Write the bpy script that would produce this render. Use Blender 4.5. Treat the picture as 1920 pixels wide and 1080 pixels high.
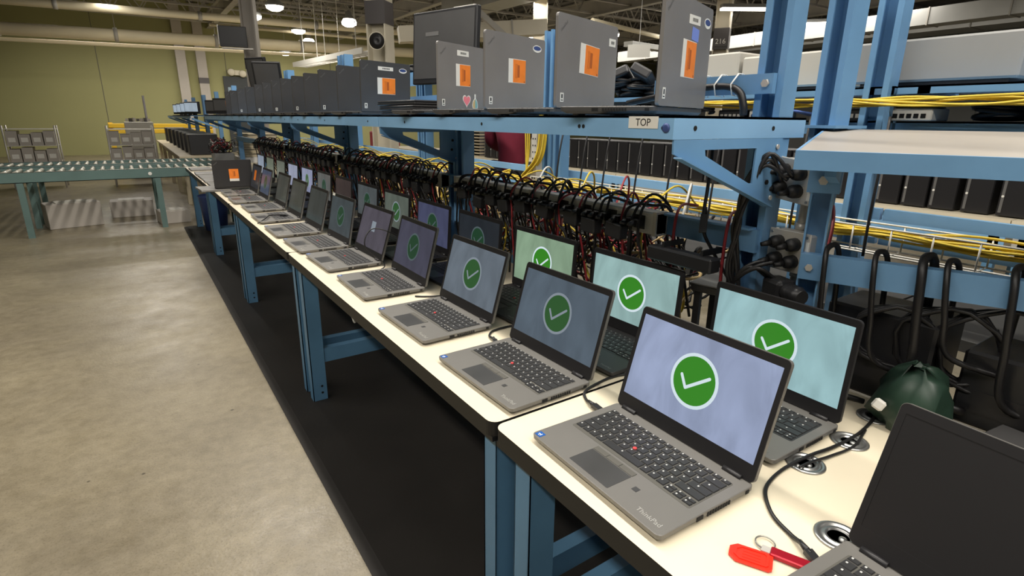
import bpy, bmesh, math, random
from mathutils import Vector, Matrix, Euler
random.seed(7)
R = math.radians
SC = bpy.context.scene
COL = SC.collection
for o in list(bpy.data.objects):
    bpy.data.objects.remove(o)

# ------------------------------------------------------------------ camera
cam_d = bpy.data.cameras.new('camera')
cam = bpy.data.objects.new('camera', cam_d)
COL.objects.link(cam)
SC.camera = cam
YAW, PITCH, ROLL, FPX = 0.59968, 0.28548, 0.01065, 1026.93
fw = Vector((math.sin(YAW)*math.cos(PITCH), math.cos(YAW)*math.cos(PITCH), -math.sin(PITCH)))
rt = Vector((math.cos(YAW), -math.sin(YAW), 0))
up = rt.cross(fw)
r2 = math.cos(ROLL)*rt + math.sin(ROLL)*up
u2 = -math.sin(ROLL)*rt + math.cos(ROLL)*up
m = Matrix((r2, u2, -fw)).transposed().to_4x4()
m.translation = Vector((-0.53225, -0.84281, 1.35231))
cam.matrix_world = m
cam_d.sensor_fit = 'HORIZONTAL'
cam_d.sensor_width = 36.0
cam_d.lens = FPX/1920*36.0
cam_d.shift_y = -(526-540)/1920*-1.0
cam_d.clip_start = 0.02
cam_d.clip_end = 200

# ------------------------------------------------------------------ world, lamps, exposure
w = bpy.data.worlds.new('world')
SC.world = w
w.use_nodes = True
w.node_tree.nodes['Background'].inputs[0].default_value = (0.80, 0.86, 1.0, 1)
w.node_tree.nodes['Background'].inputs[1].default_value = 0.06
SC.view_settings.view_transform = 'Standard'
SC.view_settings.look = 'None'
SC.view_settings.gamma = 1.0
SC.view_settings.exposure = 0.0
SC.view_settings.use_curve_mapping = False

def area(name, loc, sx, sy, watts, col=(1.0, 0.93, 0.82), rot=(0, 0, 0)):
    d = bpy.data.lights.new(name, 'AREA')
    d.shape = 'RECTANGLE'
    d.size, d.size_y = sx, sy
    d.energy = watts
    d.color = col
    o = bpy.data.objects.new(name, d)
    COL.objects.link(o)
    o.location = loc
    o.rotation_euler = rot
    return o

WARM = (1.0, 0.945, 0.86)
area('strip_lamp', (0.49, 1.0, 4.2), 0.16, 12.0, 405, WARM)
area('strip_lamp', (-2.6, -1.0, 4.2), 0.25, 11.0, 310, WARM)
area('strip_lamp', (3.4, 3.0, 4.2), 0.25, 16.0, 130, WARM)
area('strip_lamp', (8.5, 5.0, 4.2), 0.3, 18.0, 260, WARM)
area('strip_lamp', (-0.5, 15.5, 4.2), 0.3, 6.0, 70, WARM)
area('strip_lamp', (4.5, 16.0, 4.1), 12.0, 0.3, 340, WARM)  # wide wash added to light the far pipes, for the round lamps there
area('strip_lamp', (4.5, 21.0, 4.1), 14.0, 0.3, 380, WARM)  # second added wash, brightening the green back wall
area('strip_lamp', (14.0, 12.0, 4.2), 0.3, 14.0, 420, WARM)

# ------------------------------------------------------------------ materials
def lin(c):
    out = []
    for v in c:
        v = v/255.0
        out.append(v/12.92 if v <= 0.04045 else ((v+0.055)/1.055)**2.4)
    return (*out, 1.0)

def mat(name, rgb, rough=0.5, metal=0.0, spec=0.5, var=0.0, vscale=8.0, bump=0.0, bscale=60.0, emit=None, estr=0.0, coat=0.0):
    mt = bpy.data.materials.new(name)
    mt.use_nodes = True
    nt = mt.node_tree
    b = nt.nodes['Principled BSDF']
    b.inputs['Base Color'].default_value = lin(rgb)
    b.inputs['Roughness'].default_value = rough
    b.inputs['Metallic'].default_value = metal
    b.inputs['Specular IOR Level'].default_value = spec
    if coat:
        b.inputs['Coat Weight'].default_value = coat
        b.inputs['Coat Roughness'].default_value = 0.15
    if emit:
        b.inputs['Emission Color'].default_value = lin(emit)
        b.inputs['Emission Strength'].default_value = estr
    if var > 0 or bump > 0:
        tc = nt.nodes.new('ShaderNodeTexCoord')
    if var > 0:
        nz = nt.nodes.new('ShaderNodeTexNoise')
        nz.inputs['Scale'].default_value = vscale
        nz.inputs['Detail'].default_value = 6
        nt.links.new(tc.outputs['Object'], nz.inputs['Vector'])
        rp = nt.nodes.new('ShaderNodeValToRGB')
        rp.color_ramp.elements[0].position = 0.3
        rp.color_ramp.elements[1].position = 0.7
        c = lin(rgb)
        rp.color_ramp.elements[0].color = (*[max(0, x*(1-var)) for x in c[:3]], 1)
        rp.color_ramp.elements[1].color = (*[min(1, x*(1+var)) for x in c[:3]], 1)
        nt.links.new(nz.outputs['Fac'], rp.inputs['Fac'])
        nt.links.new(rp.outputs['Color'], b.inputs['Base Color'])
    if bump > 0:
        n2 = nt.nodes.new('ShaderNodeTexNoise')
        n2.inputs['Scale'].default_value = bscale
        n2.inputs['Detail'].default_value = 4
        nt.links.new(tc.outputs['Object'], n2.inputs['Vector'])
        bp = nt.nodes.new('ShaderNodeBump')
        bp.inputs['Strength'].default_value = bump
        bp.inputs['Distance'].default_value = 0.002
        nt.links.new(n2.outputs['Fac'], bp.inputs['Height'])
        nt.links.new(bp.outputs['Normal'], b.inputs['Normal'])
    return mt

def screen_mat(name, rgb, strength, rough=0.22, contrast=0.10):
    """lit display: a pale soft picture glowing through a semi-matt panel"""
    mt = bpy.data.materials.new(name)
    mt.use_nodes = True
    nt = mt.node_tree
    b = nt.nodes['Principled BSDF']
    b.inputs['Base Color'].default_value = (0.012, 0.012, 0.014, 1)
    b.inputs['Roughness'].default_value = rough
    b.inputs['Specular IOR Level'].default_value = 0.3
    tc = nt.nodes.new('ShaderNodeTexCoord')
    mp = nt.nodes.new('ShaderNodeMapping')
    mp.inputs['Scale'].default_value = (1, 9, 4)
    nz = nt.nodes.new('ShaderNodeTexNoise')
    nz.inputs['Scale'].default_value = 1.6
    nz.inputs['Detail'].default_value = 5
    nz.inputs['Distortion'].default_value = 0.8
    nt.links.new(tc.outputs['Object'], mp.inputs['Vector'])
    nt.links.new(mp.outputs['Vector'], nz.inputs['Vector'])
    rp = nt.nodes.new('ShaderNodeValToRGB')
    c = lin(rgb)
    rp.color_ramp.elements[0].position = 0.32
    rp.color_ramp.elements[1].position = 0.68
    rp.color_ramp.elements[0].color = (*[x*(1-contrast) for x in c[:3]], 1)
    rp.color_ramp.elements[1].color = (*[x*(1+contrast) for x in c[:3]], 1)
    nt.links.new(nz.outputs['Fac'], rp.inputs['Fac'])
    nt.links.new(rp.outputs['Color'], b.inputs['Emission Color'])
    b.inputs['Emission Strength'].default_value = strength
    return mt

M = {}
M['blue'] = mat('blue_enamel', (106, 150, 190), 0.38, 0, 0.5, 0.10, 5, 0.08, 30)
M['blue_lit'] = mat('blue_enamel_lit', (132, 178, 218), 0.36, 0, 0.5, 0.14, 4, 0.08, 30)  # paler copy of the blue enamel, with the light on the lips painted in
M['blue_dark'] = mat('blue_enamel_bench', (88, 130, 162), 0.42, 0, 0.5, 0.12, 5, 0.08, 30)
M['lam'] = mat('cream_laminate', (224, 213, 188), 0.32, 0, 0.5, 0.035, 6)
M['edge'] = mat('black_edge_band', (24, 24, 24), 0.45)
M['black'] = mat('black_plastic', (30, 30, 32), 0.42, 0, 0.5, 0.1, 20)
M['black_soft'] = mat('black_rubber', (20, 20, 21), 0.55)
M['cord_black'] = mat('cord_black', (24, 23, 24), 0.45)
M['cord_red'] = mat('cord_red', (150, 44, 50), 0.5)
M['cord_yellow'] = mat('cord_yellow', (214, 186, 60), 0.5, 0, 0.5, 0.08, 20)
M['cord_white'] = mat('cord_white', (205, 205, 200), 0.5)
M['cord_blue'] = mat('cord_blue', (70, 100, 170), 0.5)
M['steel'] = mat('zinc_steel', (198, 194, 186), 0.4, 0.35, 0.5, 0.08, 12)
M['alu'] = mat('grey_raceway', (212, 208, 200), 0.42, 0.1, 0.5, 0.10, 14)
M['chrome'] = mat('bright_metal', (170, 170, 168), 0.32, 0.9)
M['dark_hole'] = mat('dark_opening', (10, 10, 11), 0.8)
M['lap_grey'] = mat('storm_grey_shell', (112, 110, 106), 0.42, 0.2, 0.5, 0.05, 10, 0.03, 300)
M['lap_deck'] = mat('storm_grey_well', (88, 86, 80), 0.5, 0.1)
M['lap_dark'] = mat('graphite_shell', (84, 83, 83), 0.36, 0.35, 0.5, 0.06, 6, 0.03, 300)
M['lap_lid'] = mat('grey_lid', (134, 131, 129), 0.38, 0.25, 0.5, 0.08, 5, 0.03, 300)
M['lap_black'] = mat('black_shell', (48, 47, 48), 0.42, 0.1, 0.5, 0.08, 8)
M['keys'] = mat('key_black', (44, 44, 45), 0.42)
M['legend'] = mat('key_legend', (190, 190, 188), 0.5)
M['pad'] = mat('touch_pad', (66, 66, 66), 0.28, 0, 0.5, 0.12, 12)
M['red_nub'] = mat('red_nub', (200, 60, 62), 0.6)
M['bezel'] = mat('bezel_black', (30, 29, 31), 0.40)
M['logo'] = mat('logo_silver', (214, 212, 205), 0.3, 0.6)
M['logo_dim'] = mat('logo_dim', (128, 127, 126), 0.35, 0.5)
M['sticker_blue'] = mat('blue_sticker', (28, 84, 160), 0.35)
M['sticker_white'] = mat('white_sticker', (226, 224, 216), 0.5)
M['sticker_orange'] = mat('orange_sticker', (238, 130, 40), 0.5, 0, 0.5, 0.06, 40)
M['ink'] = mat('sticker_ink', (176, 88, 28), 0.6)
M['dark_sheet'] = mat('near_black_sheet', (34, 31, 28), 0.62, 0, 0.35, 0.25, 3, 0.3, 50)
M['dull_bench'] = mat('dull_bench_top', (70, 70, 68), 0.6)
M['ink_black'] = mat('sign_ink', (30, 30, 30), 0.6)
M['pale_blue'] = mat('pale_blue_label', (118, 140, 215), 0.5)
M['pink'] = mat('pink_sticker', (236, 128, 138), 0.5)
M['teal'] = mat('teal_sticker', (120, 170, 170), 0.5)
M['tan'] = mat('tan_sticker', (196, 170, 120), 0.5)
M['navy'] = mat('navy_sticker', (54, 74, 128), 0.5)
M['concrete'] = None
M['wall_green'] = mat('olive_wall_paint', (152, 150, 104), 0.6, 0, 0.3, 0.04, 0.5)
M['wall_grey'] = mat('grey_wall_paint', (150, 152, 150), 0.7, 0, 0.3, 0.04, 0.5)
M['deck'] = mat('roof_deck', (122, 120, 118), 0.7, 0.1, 0.3, 0.15, 0.6)
M['joist'] = mat('joist_steel', (176, 172, 164), 0.6, 0.1, 0.3, 0.1, 2)
M['pipe'] = mat('cream_pipe', (240, 228, 196), 0.45, 0, 0.4, 0.04, 2)
M['column'] = mat('cream_column', (214, 206, 186), 0.5, 0, 0.4, 0.04, 2)
M['column_grey'] = mat('grey_column', (176, 169, 160), 0.55, 0, 0.4, 0.06, 2)
M['band'] = mat('dark_band', (84, 80, 80), 0.6)
M['duct'] = mat('galvanised_duct', (188, 188, 184), 0.4, 0.3, 0.5, 0.06, 1.5)
M['lamp'] = mat('lamp_glow', (255, 255, 255), 0.5, emit=(255, 246, 230), estr=14.0)
M['lamp_soft'] = mat('lamp_glow_soft', (255, 255, 255), 0.5, emit=(255, 246, 232), estr=7.0)
M['grey_box'] = mat('light_grey_case', (186, 182, 172), 0.5, 0, 0.4, 0.04, 4)
M['grey_box2'] = mat('mid_grey_case', (150, 150, 148), 0.5, 0, 0.4, 0.05, 4)
M['beige'] = mat('beige_tray', (186, 174, 148), 0.55, 0, 0.4, 0.06, 6)
M['wood_grey'] = mat('grey_laminate_board', (158, 152, 144), 0.4, 0, 0.4, 0.07, 5)
M['yellow'] = mat('safety_yellow', (222, 180, 44), 0.45)
M['conv'] = mat('conveyor_green', (92, 116, 112), 0.45, 0.1, 0.5, 0.1, 4)
M['roller'] = mat('roller_steel', (196, 192, 178), 0.35, 0.5)
M['door'] = mat('dark_door', (50, 54, 56), 0.5)
M['glass_pane'] = mat('pale_pane', (150, 168, 180), 0.2)
M['maroon'] = mat('maroon_cloth', (116, 40, 56), 0.85, 0, 0.2, 0.10, 8)
M['denim'] = mat('dark_cloth', (44, 48, 60), 0.85, 0, 0.2)
M['skin'] = mat('skin_tone', (178, 132, 106), 0.55)
M['hair'] = mat('hair_dark', (38, 30, 26), 0.6)
M['red_plastic'] = mat('red_tag_plastic', (236, 44, 24), 0.35)
M['red_metal'] = mat('red_anodised', (166, 24, 42), 0.3, 0.4)
M['green_disc'] = mat('check_green', (20, 50, 20), 0.3, emit=(52, 130, 34), estr=0.9)
M['white_glow'] = mat('check_white', (40, 40, 40), 0.3, emit=(212, 228, 236), estr=0.95)
M['green_dim'] = mat('check_green_dim', (15, 30, 15), 0.3, emit=(44, 84, 46), estr=0.9)
M['white_dim'] = mat('check_white_dim', (30, 30, 30), 0.3, emit=(128, 138, 148), estr=0.95)
M['green_dark'] = mat('check_green_dark', (10, 20, 12), 0.3, emit=(30, 62, 42), estr=0.9)
M['white_dark'] = mat('check_white_dark', (16, 18, 18), 0.3, emit=(78, 92, 96), estr=0.9)

def concrete_mat():
    mt = bpy.data.materials.new('sealed_concrete'); mt.use_nodes = True
    nt = mt.node_tree; b = nt.nodes['Principled BSDF']; L = nt.links.new
    tc = nt.nodes.new('ShaderNodeTexCoord')
    def noise(scale, detail, rough=0.6):
        n = nt.nodes.new('ShaderNodeTexNoise'); n.inputs['Scale'].default_value = scale; n.inputs['Detail'].default_value = detail; n.inputs['Roughness'].default_value = rough
        L(tc.outputs['Object'], n.inputs['Vector']); return n
    def ramp(src, stops):
        r = nt.nodes.new('ShaderNodeValToRGB')
        r.color_ramp.elements[0].position, r.color_ramp.elements[0].color = stops[0]
        r.color_ramp.elements[1].position, r.color_ramp.elements[1].color = stops[-1]
        L(src, r.inputs['Fac']); return r
    def mul(a, c, f):
        m = nt.nodes.new('ShaderNodeMix'); m.data_type = 'RGBA'; m.blend_type = 'MULTIPLY'; m.inputs[0].default_value = f
        L(a, m.inputs[6]); L(c, m.inputs[7]); return m.outputs[2]
    big = ramp(noise(1.3, 6).outputs['Fac'], [(0.30, lin((118, 109, 91))), (0.72, lin((146, 136, 113)))])
    mid = ramp(noise(16, 8, 0.7).outputs['Fac'], [(0.30, lin((205, 203, 198))), (0.66, lin((255, 255, 255)))])
    fine = ramp(noise(140, 3, 0.8).outputs['Fac'], [(0.30, lin((150, 146, 140))), (0.48, lin((255, 255, 255)))])
    vo = nt.nodes.new('ShaderNodeTexVoronoi'); vo.inputs['Scale'].default_value = 5.0; L(tc.outputs['Object'], vo.inputs['Vector'])
    spot = ramp(vo.outputs['Distance'], [(0.025, lin((70, 64, 56))), (0.045, lin((255, 255, 255)))])
    L(mul(mul(mul(big.outputs[0], mid.outputs[0], 0.8), fine.outputs[0], 0.6), spot.outputs[0], 0.7), b.inputs['Base Color'])
    rr = ramp(noise(5, 6).outputs['Fac'], [(0.3, (0.28, 0.28, 0.28, 1)), (0.7, (0.46, 0.46, 0.46, 1))])
    L(rr.outputs[0], b.inputs['Roughness'])
    bp = nt.nodes.new('ShaderNodeBump'); bp.inputs['Strength'].default_value = 0.35; bp.inputs['Distance'].default_value = 0.003
    L(noise(60, 5).outputs['Fac'], bp.inputs['Height']); L(bp.outputs['Normal'], b.inputs['Normal'])
    b.inputs['Specular IOR Level'].default_value = 0.5
    return mt
M['concrete'] = concrete_mat()

# ------------------------------------------------------------------ mesh builder
class MB:
    def __init__(s):
        s.bm = bmesh.new()

    def _mi(s, faces, mi):
        for f in faces:
            f.material_index = mi

    def box(s, c, d, rot=None, mi=0, bev=0.0, seg=1, taper=None):
        g = bmesh.ops.create_cube(s.bm, size=1.0)
        vs = g['verts']
        for v in vs:
            x, y, z = v.co.x*d[0], v.co.y*d[1], v.co.z*d[2]
            if taper and v.co.z > 0:
                x *= taper; y *= taper
            v.co = Vector((x, y, z))
        fs = list({f for v in vs for f in v.link_faces})
        if bev > 0:
            es = list({e for v in vs for e in v.link_edges})
            r = bmesh.ops.bevel(s.bm, geom=es, offset=bev, segments=seg, affect='EDGES', profile=0.5)
            vs = list({v for f in r['faces'] for v in f.verts} | {v for v in vs if v.is_valid})
            fs = list({f for v in vs for f in v.link_faces})
        mt = Matrix.Translation(Vector(c))
        if rot is not None:
            mt = mt @ (rot.to_matrix().to_4x4() if isinstance(rot, Euler) else Euler(rot).to_matrix().to_4x4())
        for v in vs:
            v.co = mt @ v.co
        s._mi(fs, mi)
        return s

    def bb(s, x0, x1, y0, y1, z0, z1, mi=0, bev=0.0, seg=1):
        return s.box(((x0+x1)/2, (y0+y1)/2, (z0+z1)/2), (abs(x1-x0), abs(y1-y0), abs(z1-z0)), mi=mi, bev=bev, seg=seg)

    def bar(s, a, b, wd, ht, mi=0, upv=(0, 0, 1)):
        a, b = Vector(a), Vector(b)
        d = b-a
        L = d.length
        z = d.normalized()
        u = Vector(upv)
        if abs(z.dot(u)) > 0.99:
            u = Vector((1, 0, 0))
        x = z.cross(u).normalized()
        y = x.cross(z).normalized()
        vs = []
        for t in (a, b):
            for sx, sy in ((-1, -1), (1, -1), (1, 1), (-1, 1)):
                vs.append(s.bm.verts.new(t + x*sx*wd/2 + y*sy*ht/2))
        q = [(0, 3, 2, 1), (4, 5, 6, 7), (0, 1, 5, 4), (1, 2, 6, 5), (2, 3, 7, 6), (3, 0, 4, 7)]
        s._mi([s.bm.faces.new([vs[i] for i in f]) for f in q], mi)
        return s

    def tube(s, pts, r, n=6, mi=0, cap=True, smooth=True):
        pts = [Vector(p) for p in pts]
        N = len(pts)
        rings = []
        prev = None
        for i, p in enumerate(pts):
            t = (pts[min(i+1, N-1)] - pts[max(i-1, 0)])
            t = t.normalized() if t.length > 1e-9 else Vector((0, 0, 1))
            if prev is None:
                u = Vector((0, 0, 1)) if abs(t.z) < 0.9 else Vector((1, 0, 0))
                x = t.cross(u).normalized()
            else:
                x = (prev - t*prev.dot(t))
                x = x.normalized() if x.length > 1e-6 else t.orthogonal().normalized()
            prev = x
            y = t.cross(x)
            rr = r[i] if isinstance(r, (list, tuple)) else r
            rings.append([s.bm.verts.new(p + (x*math.cos(2*math.pi*k/n) + y*math.sin(2*math.pi*k/n))*rr) for k in range(n)])
        fs = []
        for i in range(N-1):
            for k in range(n):
                f = s.bm.faces.new((rings[i][k], rings[i][(k+1) % n], rings[i+1][(k+1) % n], rings[i+1][k]))
                f.smooth = smooth
                fs.append(f)
        if cap:
            fs.append(s.bm.faces.new(list(reversed(rings[0]))))
            fs.append(s.bm.faces.new(rings[-1]))
        s._mi(fs, mi)
        return s

    def cyl(s, a, b, r, n=16, mi=0):
        return s.tube([a, b], r, n, mi)

    def prism(s, poly, d, mi=0, side_mi=None, back_mi=None):
        """poly: list of 3d points (planar), d: extrusion vector"""
        d = Vector(d)
        a = [s.bm.verts.new(Vector(p)) for p in poly]
        b = [s.bm.verts.new(Vector(p)+d) for p in poly]
        n = len(poly)
        f0 = s.bm.faces.new(a); f1 = s.bm.faces.new(list(reversed(b)))
        f0.material_index = mi
        f1.material_index = mi if back_mi is None else back_mi
        sm = mi if side_mi is None else side_mi
        for i in range(n):
            f = s.bm.faces.new((a[(i+1) % n], a[i], b[i], b[(i+1) % n]))
            f.material_index = sm
        return s

    def ring(s, outer, inner, d, mi=0):
        """flat plate with one hole: matching outer and inner outlines"""
        d = Vector(d)
        oa = [s.bm.verts.new(Vector(p)) for p in outer]; ia = [s.bm.verts.new(Vector(p)) for p in inner]
        ob = [s.bm.verts.new(Vector(p)+d) for p in outer]; ib = [s.bm.verts.new(Vector(p)+d) for p in inner]
        n = len(outer)
        fs = []
        for i in range(n):
            j = (i+1) % n
            fs += [s.bm.faces.new((oa[i], oa[j], ia[j], ia[i])), s.bm.faces.new((ob[j], ob[i], ib[i], ib[j])),
                   s.bm.faces.new((oa[j], oa[i], ob[i], ob[j])), s.bm.faces.new((ia[i], ia[j], ib[j], ib[i]))]
        s._mi(fs, mi)
        return s

    def lathe(s, prof, c=(0, 0, 0), n=20, mi=0, axis='Z', smooth=True):
        c = Vector(c)
        rings = []
        for r, h in prof:
            ring = []
            for k in range(n):
                a = 2*math.pi*k/n
                q = (r*math.cos(a), r*math.sin(a), h)
                if axis == 'X': q = (q[2], q[0], q[1])
                if axis == 'Y': q = (q[0], q[2], q[1])
                ring.append(s.bm.verts.new(c+Vector(q)))
            rings.append(ring)
        fs = []
        for i in range(len(rings)-1):
            for k in range(n):
                f = s.bm.faces.new((rings[i][k], rings[i][(k+1) % n], rings[i+1][(k+1) % n], rings[i+1][k]))
                f.smooth = smooth
                fs.append(f)
        if prof[0][0] > 1e-5: fs.append(s.bm.faces.new(list(reversed(rings[0]))))
        if prof[-1][0] > 1e-5: fs.append(s.bm.faces.new(rings[-1]))
        s._mi(fs, mi)
        return s

    def build(s, name, mats, parent=None, loc=None, rot=None):
        bmesh.ops.remove_doubles(s.bm, verts=s.bm.verts, dist=1e-6)
        bmesh.ops.recalc_face_normals(s.bm, faces=s.bm.faces)
        me = bpy.data.meshes.new(name)
        s.bm.to_mesh(me)
        s.bm.free()
        if not isinstance(mats, (list, tuple)): mats = [mats]
        for q in mats: me.materials.append(q)
        o = bpy.data.objects.new(name, me)
        COL.objects.link(o)
        if parent: o.parent = parent
        if loc: o.location = loc
        if rot: o.rotation_euler = rot
        return o

def tag(o, label=None, cat=None, group=None, kind=None):
    if label: o['label'] = label
    if cat: o['category'] = cat
    if group: o['group'] = group
    if kind: o['kind'] = kind
    return o

def empty(name, loc=(0, 0, 0), rz=0.0):
    o = bpy.data.objects.new(name, None)
    o.empty_display_size = 0.05
    COL.objects.link(o)
    o.location = loc
    o.rotation_euler = (0, 0, rz)
    return o

def struct(o):
    o['kind'] = 'structure'
    return o

def dup(root, loc=None, rz=None, label=None, group=None):
    r = root.copy(); COL.objects.link(r)
    if loc is not None: r.location = loc
    if rz is not None: r.rotation_euler = (0, 0, rz)
    if label: r['label'] = label
    if group: r['group'] = group
    for ch in list(root.children):
        c = ch.copy(); COL.objects.link(c); c.parent = r
        for g in list(ch.children):
            d = g.copy(); COL.objects.link(d); d.parent = c
    return r

def find(root, *names):
    o = root
    for n in names:
        o = next(c for c in o.children if c.name.split('.')[0] == n)
    return o

def spline(P, n=8):
    P = [Vector(p) for p in P]
    Q = [P[0]*2-P[1]] + P + [P[-1]*2-P[-2]]
    out = []
    for i in range(1, len(Q)-2):
        a, b, c, d = Q[i-1], Q[i], Q[i+1], Q[i+2]
        for k in range(n):
            t = k/n
            out.append(0.5*((2*b)+(c-a)*t+(2*a-5*b+4*c-d)*t*t+(3*b-a-3*c+d)*t**3))
    out.append(P[-1])
    return out

def rrect(x0, x1, y0, y1, r, z, n=5):
    pts = []
    for cx, cy, a0 in ((x1-r, y1-r, 0), (x0+r, y1-r, 90), (x0+r, y0+r, 180), (x1-r, y0+r, 270)):
        for k in range(n+1):
            a = R(a0+90*k/n)
            pts.append((cx+r*math.cos(a), cy+r*math.sin(a), z))
    return pts

def text_mesh(name, s, size, mt, parent=None, loc=(0, 0, 0), rot=(0, 0, 0), extrude=0.0002, shear=0.0, align='CENTER'):
    cu = bpy.data.curves.new(name, 'FONT')
    cu.body = s; cu.size = size; cu.extrude = extrude; cu.shear = shear
    cu.align_x = align; cu.align_y = 'CENTER'
    cu.resolution_u = 3
    t = bpy.data.objects.new(name+'_tmp', cu); COL.objects.link(t)
    dg = bpy.context.evaluated_depsgraph_get()
    me = bpy.data.meshes.new_from_object(t.evaluated_get(dg))
    bpy.data.objects.remove(t); bpy.data.curves.remove(cu)
    me.name = name
    me.materials.clear(); me.materials.append(mt)
    o = bpy.data.objects.new(name, me); COL.objects.link(o)
    if parent: o.parent = parent
    o.location = loc; o.rotation_euler = rot
    return o

B = 0.75          # bench top height

# ================================================================== SETTING
fl = MB(); fl.bb(-10, 27, -5, 25, -0.2, 0.0); struct(fl.build('floor', M['concrete']))
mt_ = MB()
mt_.bb(-0.075, 0.95, -2.4, 7.15, 0.0005, 0.011)  # thin near-black sheet on the floor, chamfered along the aisle
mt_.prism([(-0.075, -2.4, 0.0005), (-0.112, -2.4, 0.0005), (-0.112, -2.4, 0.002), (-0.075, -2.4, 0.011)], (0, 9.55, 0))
tag(mt_.build('floor_sheet', M['dark_sheet']), 'long near-black sheet with a chamfered edge under the white benches', 'mat')
cl = MB(); cl.bb(-10, 27, -5, 25, 5.4, 5.5)
for i in range(72): cl.bb(-10+i*0.52, -10+i*0.52+0.2, -5, 25, 5.34, 5.41)
struct(cl.build('ceiling', M['deck']))
wl = MB(); wl.bb(-10, 27, 24.0, 24.3, 0, 5.4)
for i in range(9): wl.bb(-9+i*4.0, -8.985+i*4.0, 23.99, 24.0, 0, 5.4, mi=1)
struct(wl.build('wall_back', [M['wall_green'], M['band']]))
wr = MB(); wr.bb(27, 27.3, -5, 25, 0, 5.4)
for i in range(20): wr.bb(26.97, 27.0, -4.5+i*1.5, -4.45+i*1.5, 0, 5.4)
struct(wr.build('wall_right', M['wall_grey']))
wl2 = MB(); wl2.bb(-10.3, -10, -5, 25, 0, 5.4); struct(wl2.build('wall_left', M['wall_green']))
# roof steel
for k, y in enumerate([8.6, 10.2, 11.8, 13.4, 15.0, 16.6, 18.2, 19.8, 21.4, 23.0]):
    j = MB()
    zt, zb = 5.30, 4.62
    j.bb(-10, 27, y-0.05, y+0.05, zt-0.06, zt)
    j.bb(-10, 27, y-0.04, y+0.04, zb-0.05, zb)
    n = 46
    for i in range(n):
        x = -10+i*0.8
        j.bar((x, y, zb), (x+0.4, y, zt-0.05), 0.03, 0.03)
        j.bar((x+0.4, y, zt-0.05), (x+0.8, y, zb), 0.03, 0.03)
    tag(j.build('ceiling_joist', M['joist']), kind='structure')
for x in (2.6, 7.4, 12.2, 17.5):
    g = MB()
    g.bb(x-0.09, x+0.09, -5, 24, 4.50, 4.53); g.bb(x-0.09, x+0.09, -5, 24, 4.95, 4.98); g.bb(x-0.01, x+0.01, -5, 24, 4.53, 4.95)
    tag(g.build('ceiling_beam', M['joist']), kind='structure')

def hcol(name, x, y, wdt, dep, mt, z1=5.3, band=None, rz=0.0):
    c = MB()
    t = 0.025
    c.bb(-wdt/2, -wdt/2+t, -dep/2, dep/2, 0, z1); c.bb(wdt/2-t, wdt/2, -dep/2, dep/2, 0, z1)
    c.bb(-wdt/2+t, wdt/2-t, -0.012, 0.012, 0, z1)
    if band:
        c.bb(-wdt/2-0.006, wdt/2+0.006, -dep/2-0.006, dep/2+0.006, band[0], band[1], mi=1)
    return tag(c.build(name, [mt, M['band']], loc=(x, y, 0), rot=(0, 0, rz)), kind='structure')
hcol('column', 3.45, 9.20, 0.36, 0.34, M['column'], band=(2.93, 3.3), rz=R(-48))
hcol('column', 1.62, 10.9, 0.24, 0.22, M['column_grey'], band=(2.20, 2.34), rz=R(-25))
hcol('column', 12.4, 8.7, 0.36, 0.40, M['column'], band=(3.12, 3.62), rz=R(-60))
hcol('column', 8.7, 11.5, 0.36, 0.36, M['column'], rz=R(-35))
for x, bz in ((1.52, None), (2.18, (2.55, 2.75)), (9.2, None)):
    p = MB(); p.bb(x-0.16, x+0.16, 23.8, 24.0, 0, 5.3)
    if bz: p.bb(x-0.17, x+0.17, 23.79, 23.99, bz[0], bz[1], mi=1)
    tag(p.build('wall_pilaster', [M['column_grey'], M['band']]), kind='structure')
d = MB(); d.bb(2.85, 3.95, 23.93, 24.0, 0, 2.85); d.bb(2.98, 3.28, 23.92, 23.94, 2.0, 2.45, mi=1)
struct(d.build('door_1', [M['door'], M['glass_pane']]))

# number plate on the cream column
np_ = empty('number_plate', (12.21, 8.59, 3.30))
tag(np_, 'dark plate reading 216 on a cream column', 'sign')
q = MB(); q.bb(-0.16, 0.16, -0.004, 0.004, -0.11, 0.11); q.build('plate', M['band'], np_)
text_mesh('lettering', '216', 0.17, M['sticker_white'], np_, (0, -0.006, 0), (R(90), 0, 0), 0.001)
np_.rotation_euler = (0, 0, R(-60))

# ================================================================== OVERHEAD SERVICES
def pipe_thing(name, label, a, b, r, mt, cat='pipe', collars=0):
    e = empty(name, a); tag(e, label, cat)
    v = Vector(b)-Vector(a)
    t = MB(); t.cyl((0, 0, 0), v, r, 18); t.build('pipe_run', mt, e)
    for k in range(collars):
        f = (k+0.5)/collars
        c = MB(); p = v*f
        c.tube([p-v.normalized()*0.05, p+v.normalized()*0.05], r*1.18, 18); c.bar(p, p+Vector((0, 0, 4.6-a[2])), 0.02, 0.02)
        c.build('hanger', M['joist'], e)
    return e
pipe_thing('ceiling_pipe', 'thick cream pipe running along the green back wall', (-9.5, 20, 3.44), (14, 20, 3.86), 0.165, M['pipe'], collars=9)
pipe_thing('ceiling_pipe', 'slimmer cream pipe above the thick one, crossing behind the grey column', (-9.5, 18, 3.86), (16, 18, 4.30), 0.10, M['pipe'], collars=8)
pipe_thing('ceiling_pipe', 'thin pale conduit between the two cream pipes', (2.0, 19, 3.99), (9, 19, 4.00), 0.045, M['pipe'], collars=4)
pipe_thing('ceiling_pipe', 'thin pale pipe slung under the thick cream pipe', (-9.5, 20.1, 3.18), (6.0, 20.1, 3.46), 0.05, M['pipe'])
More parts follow.
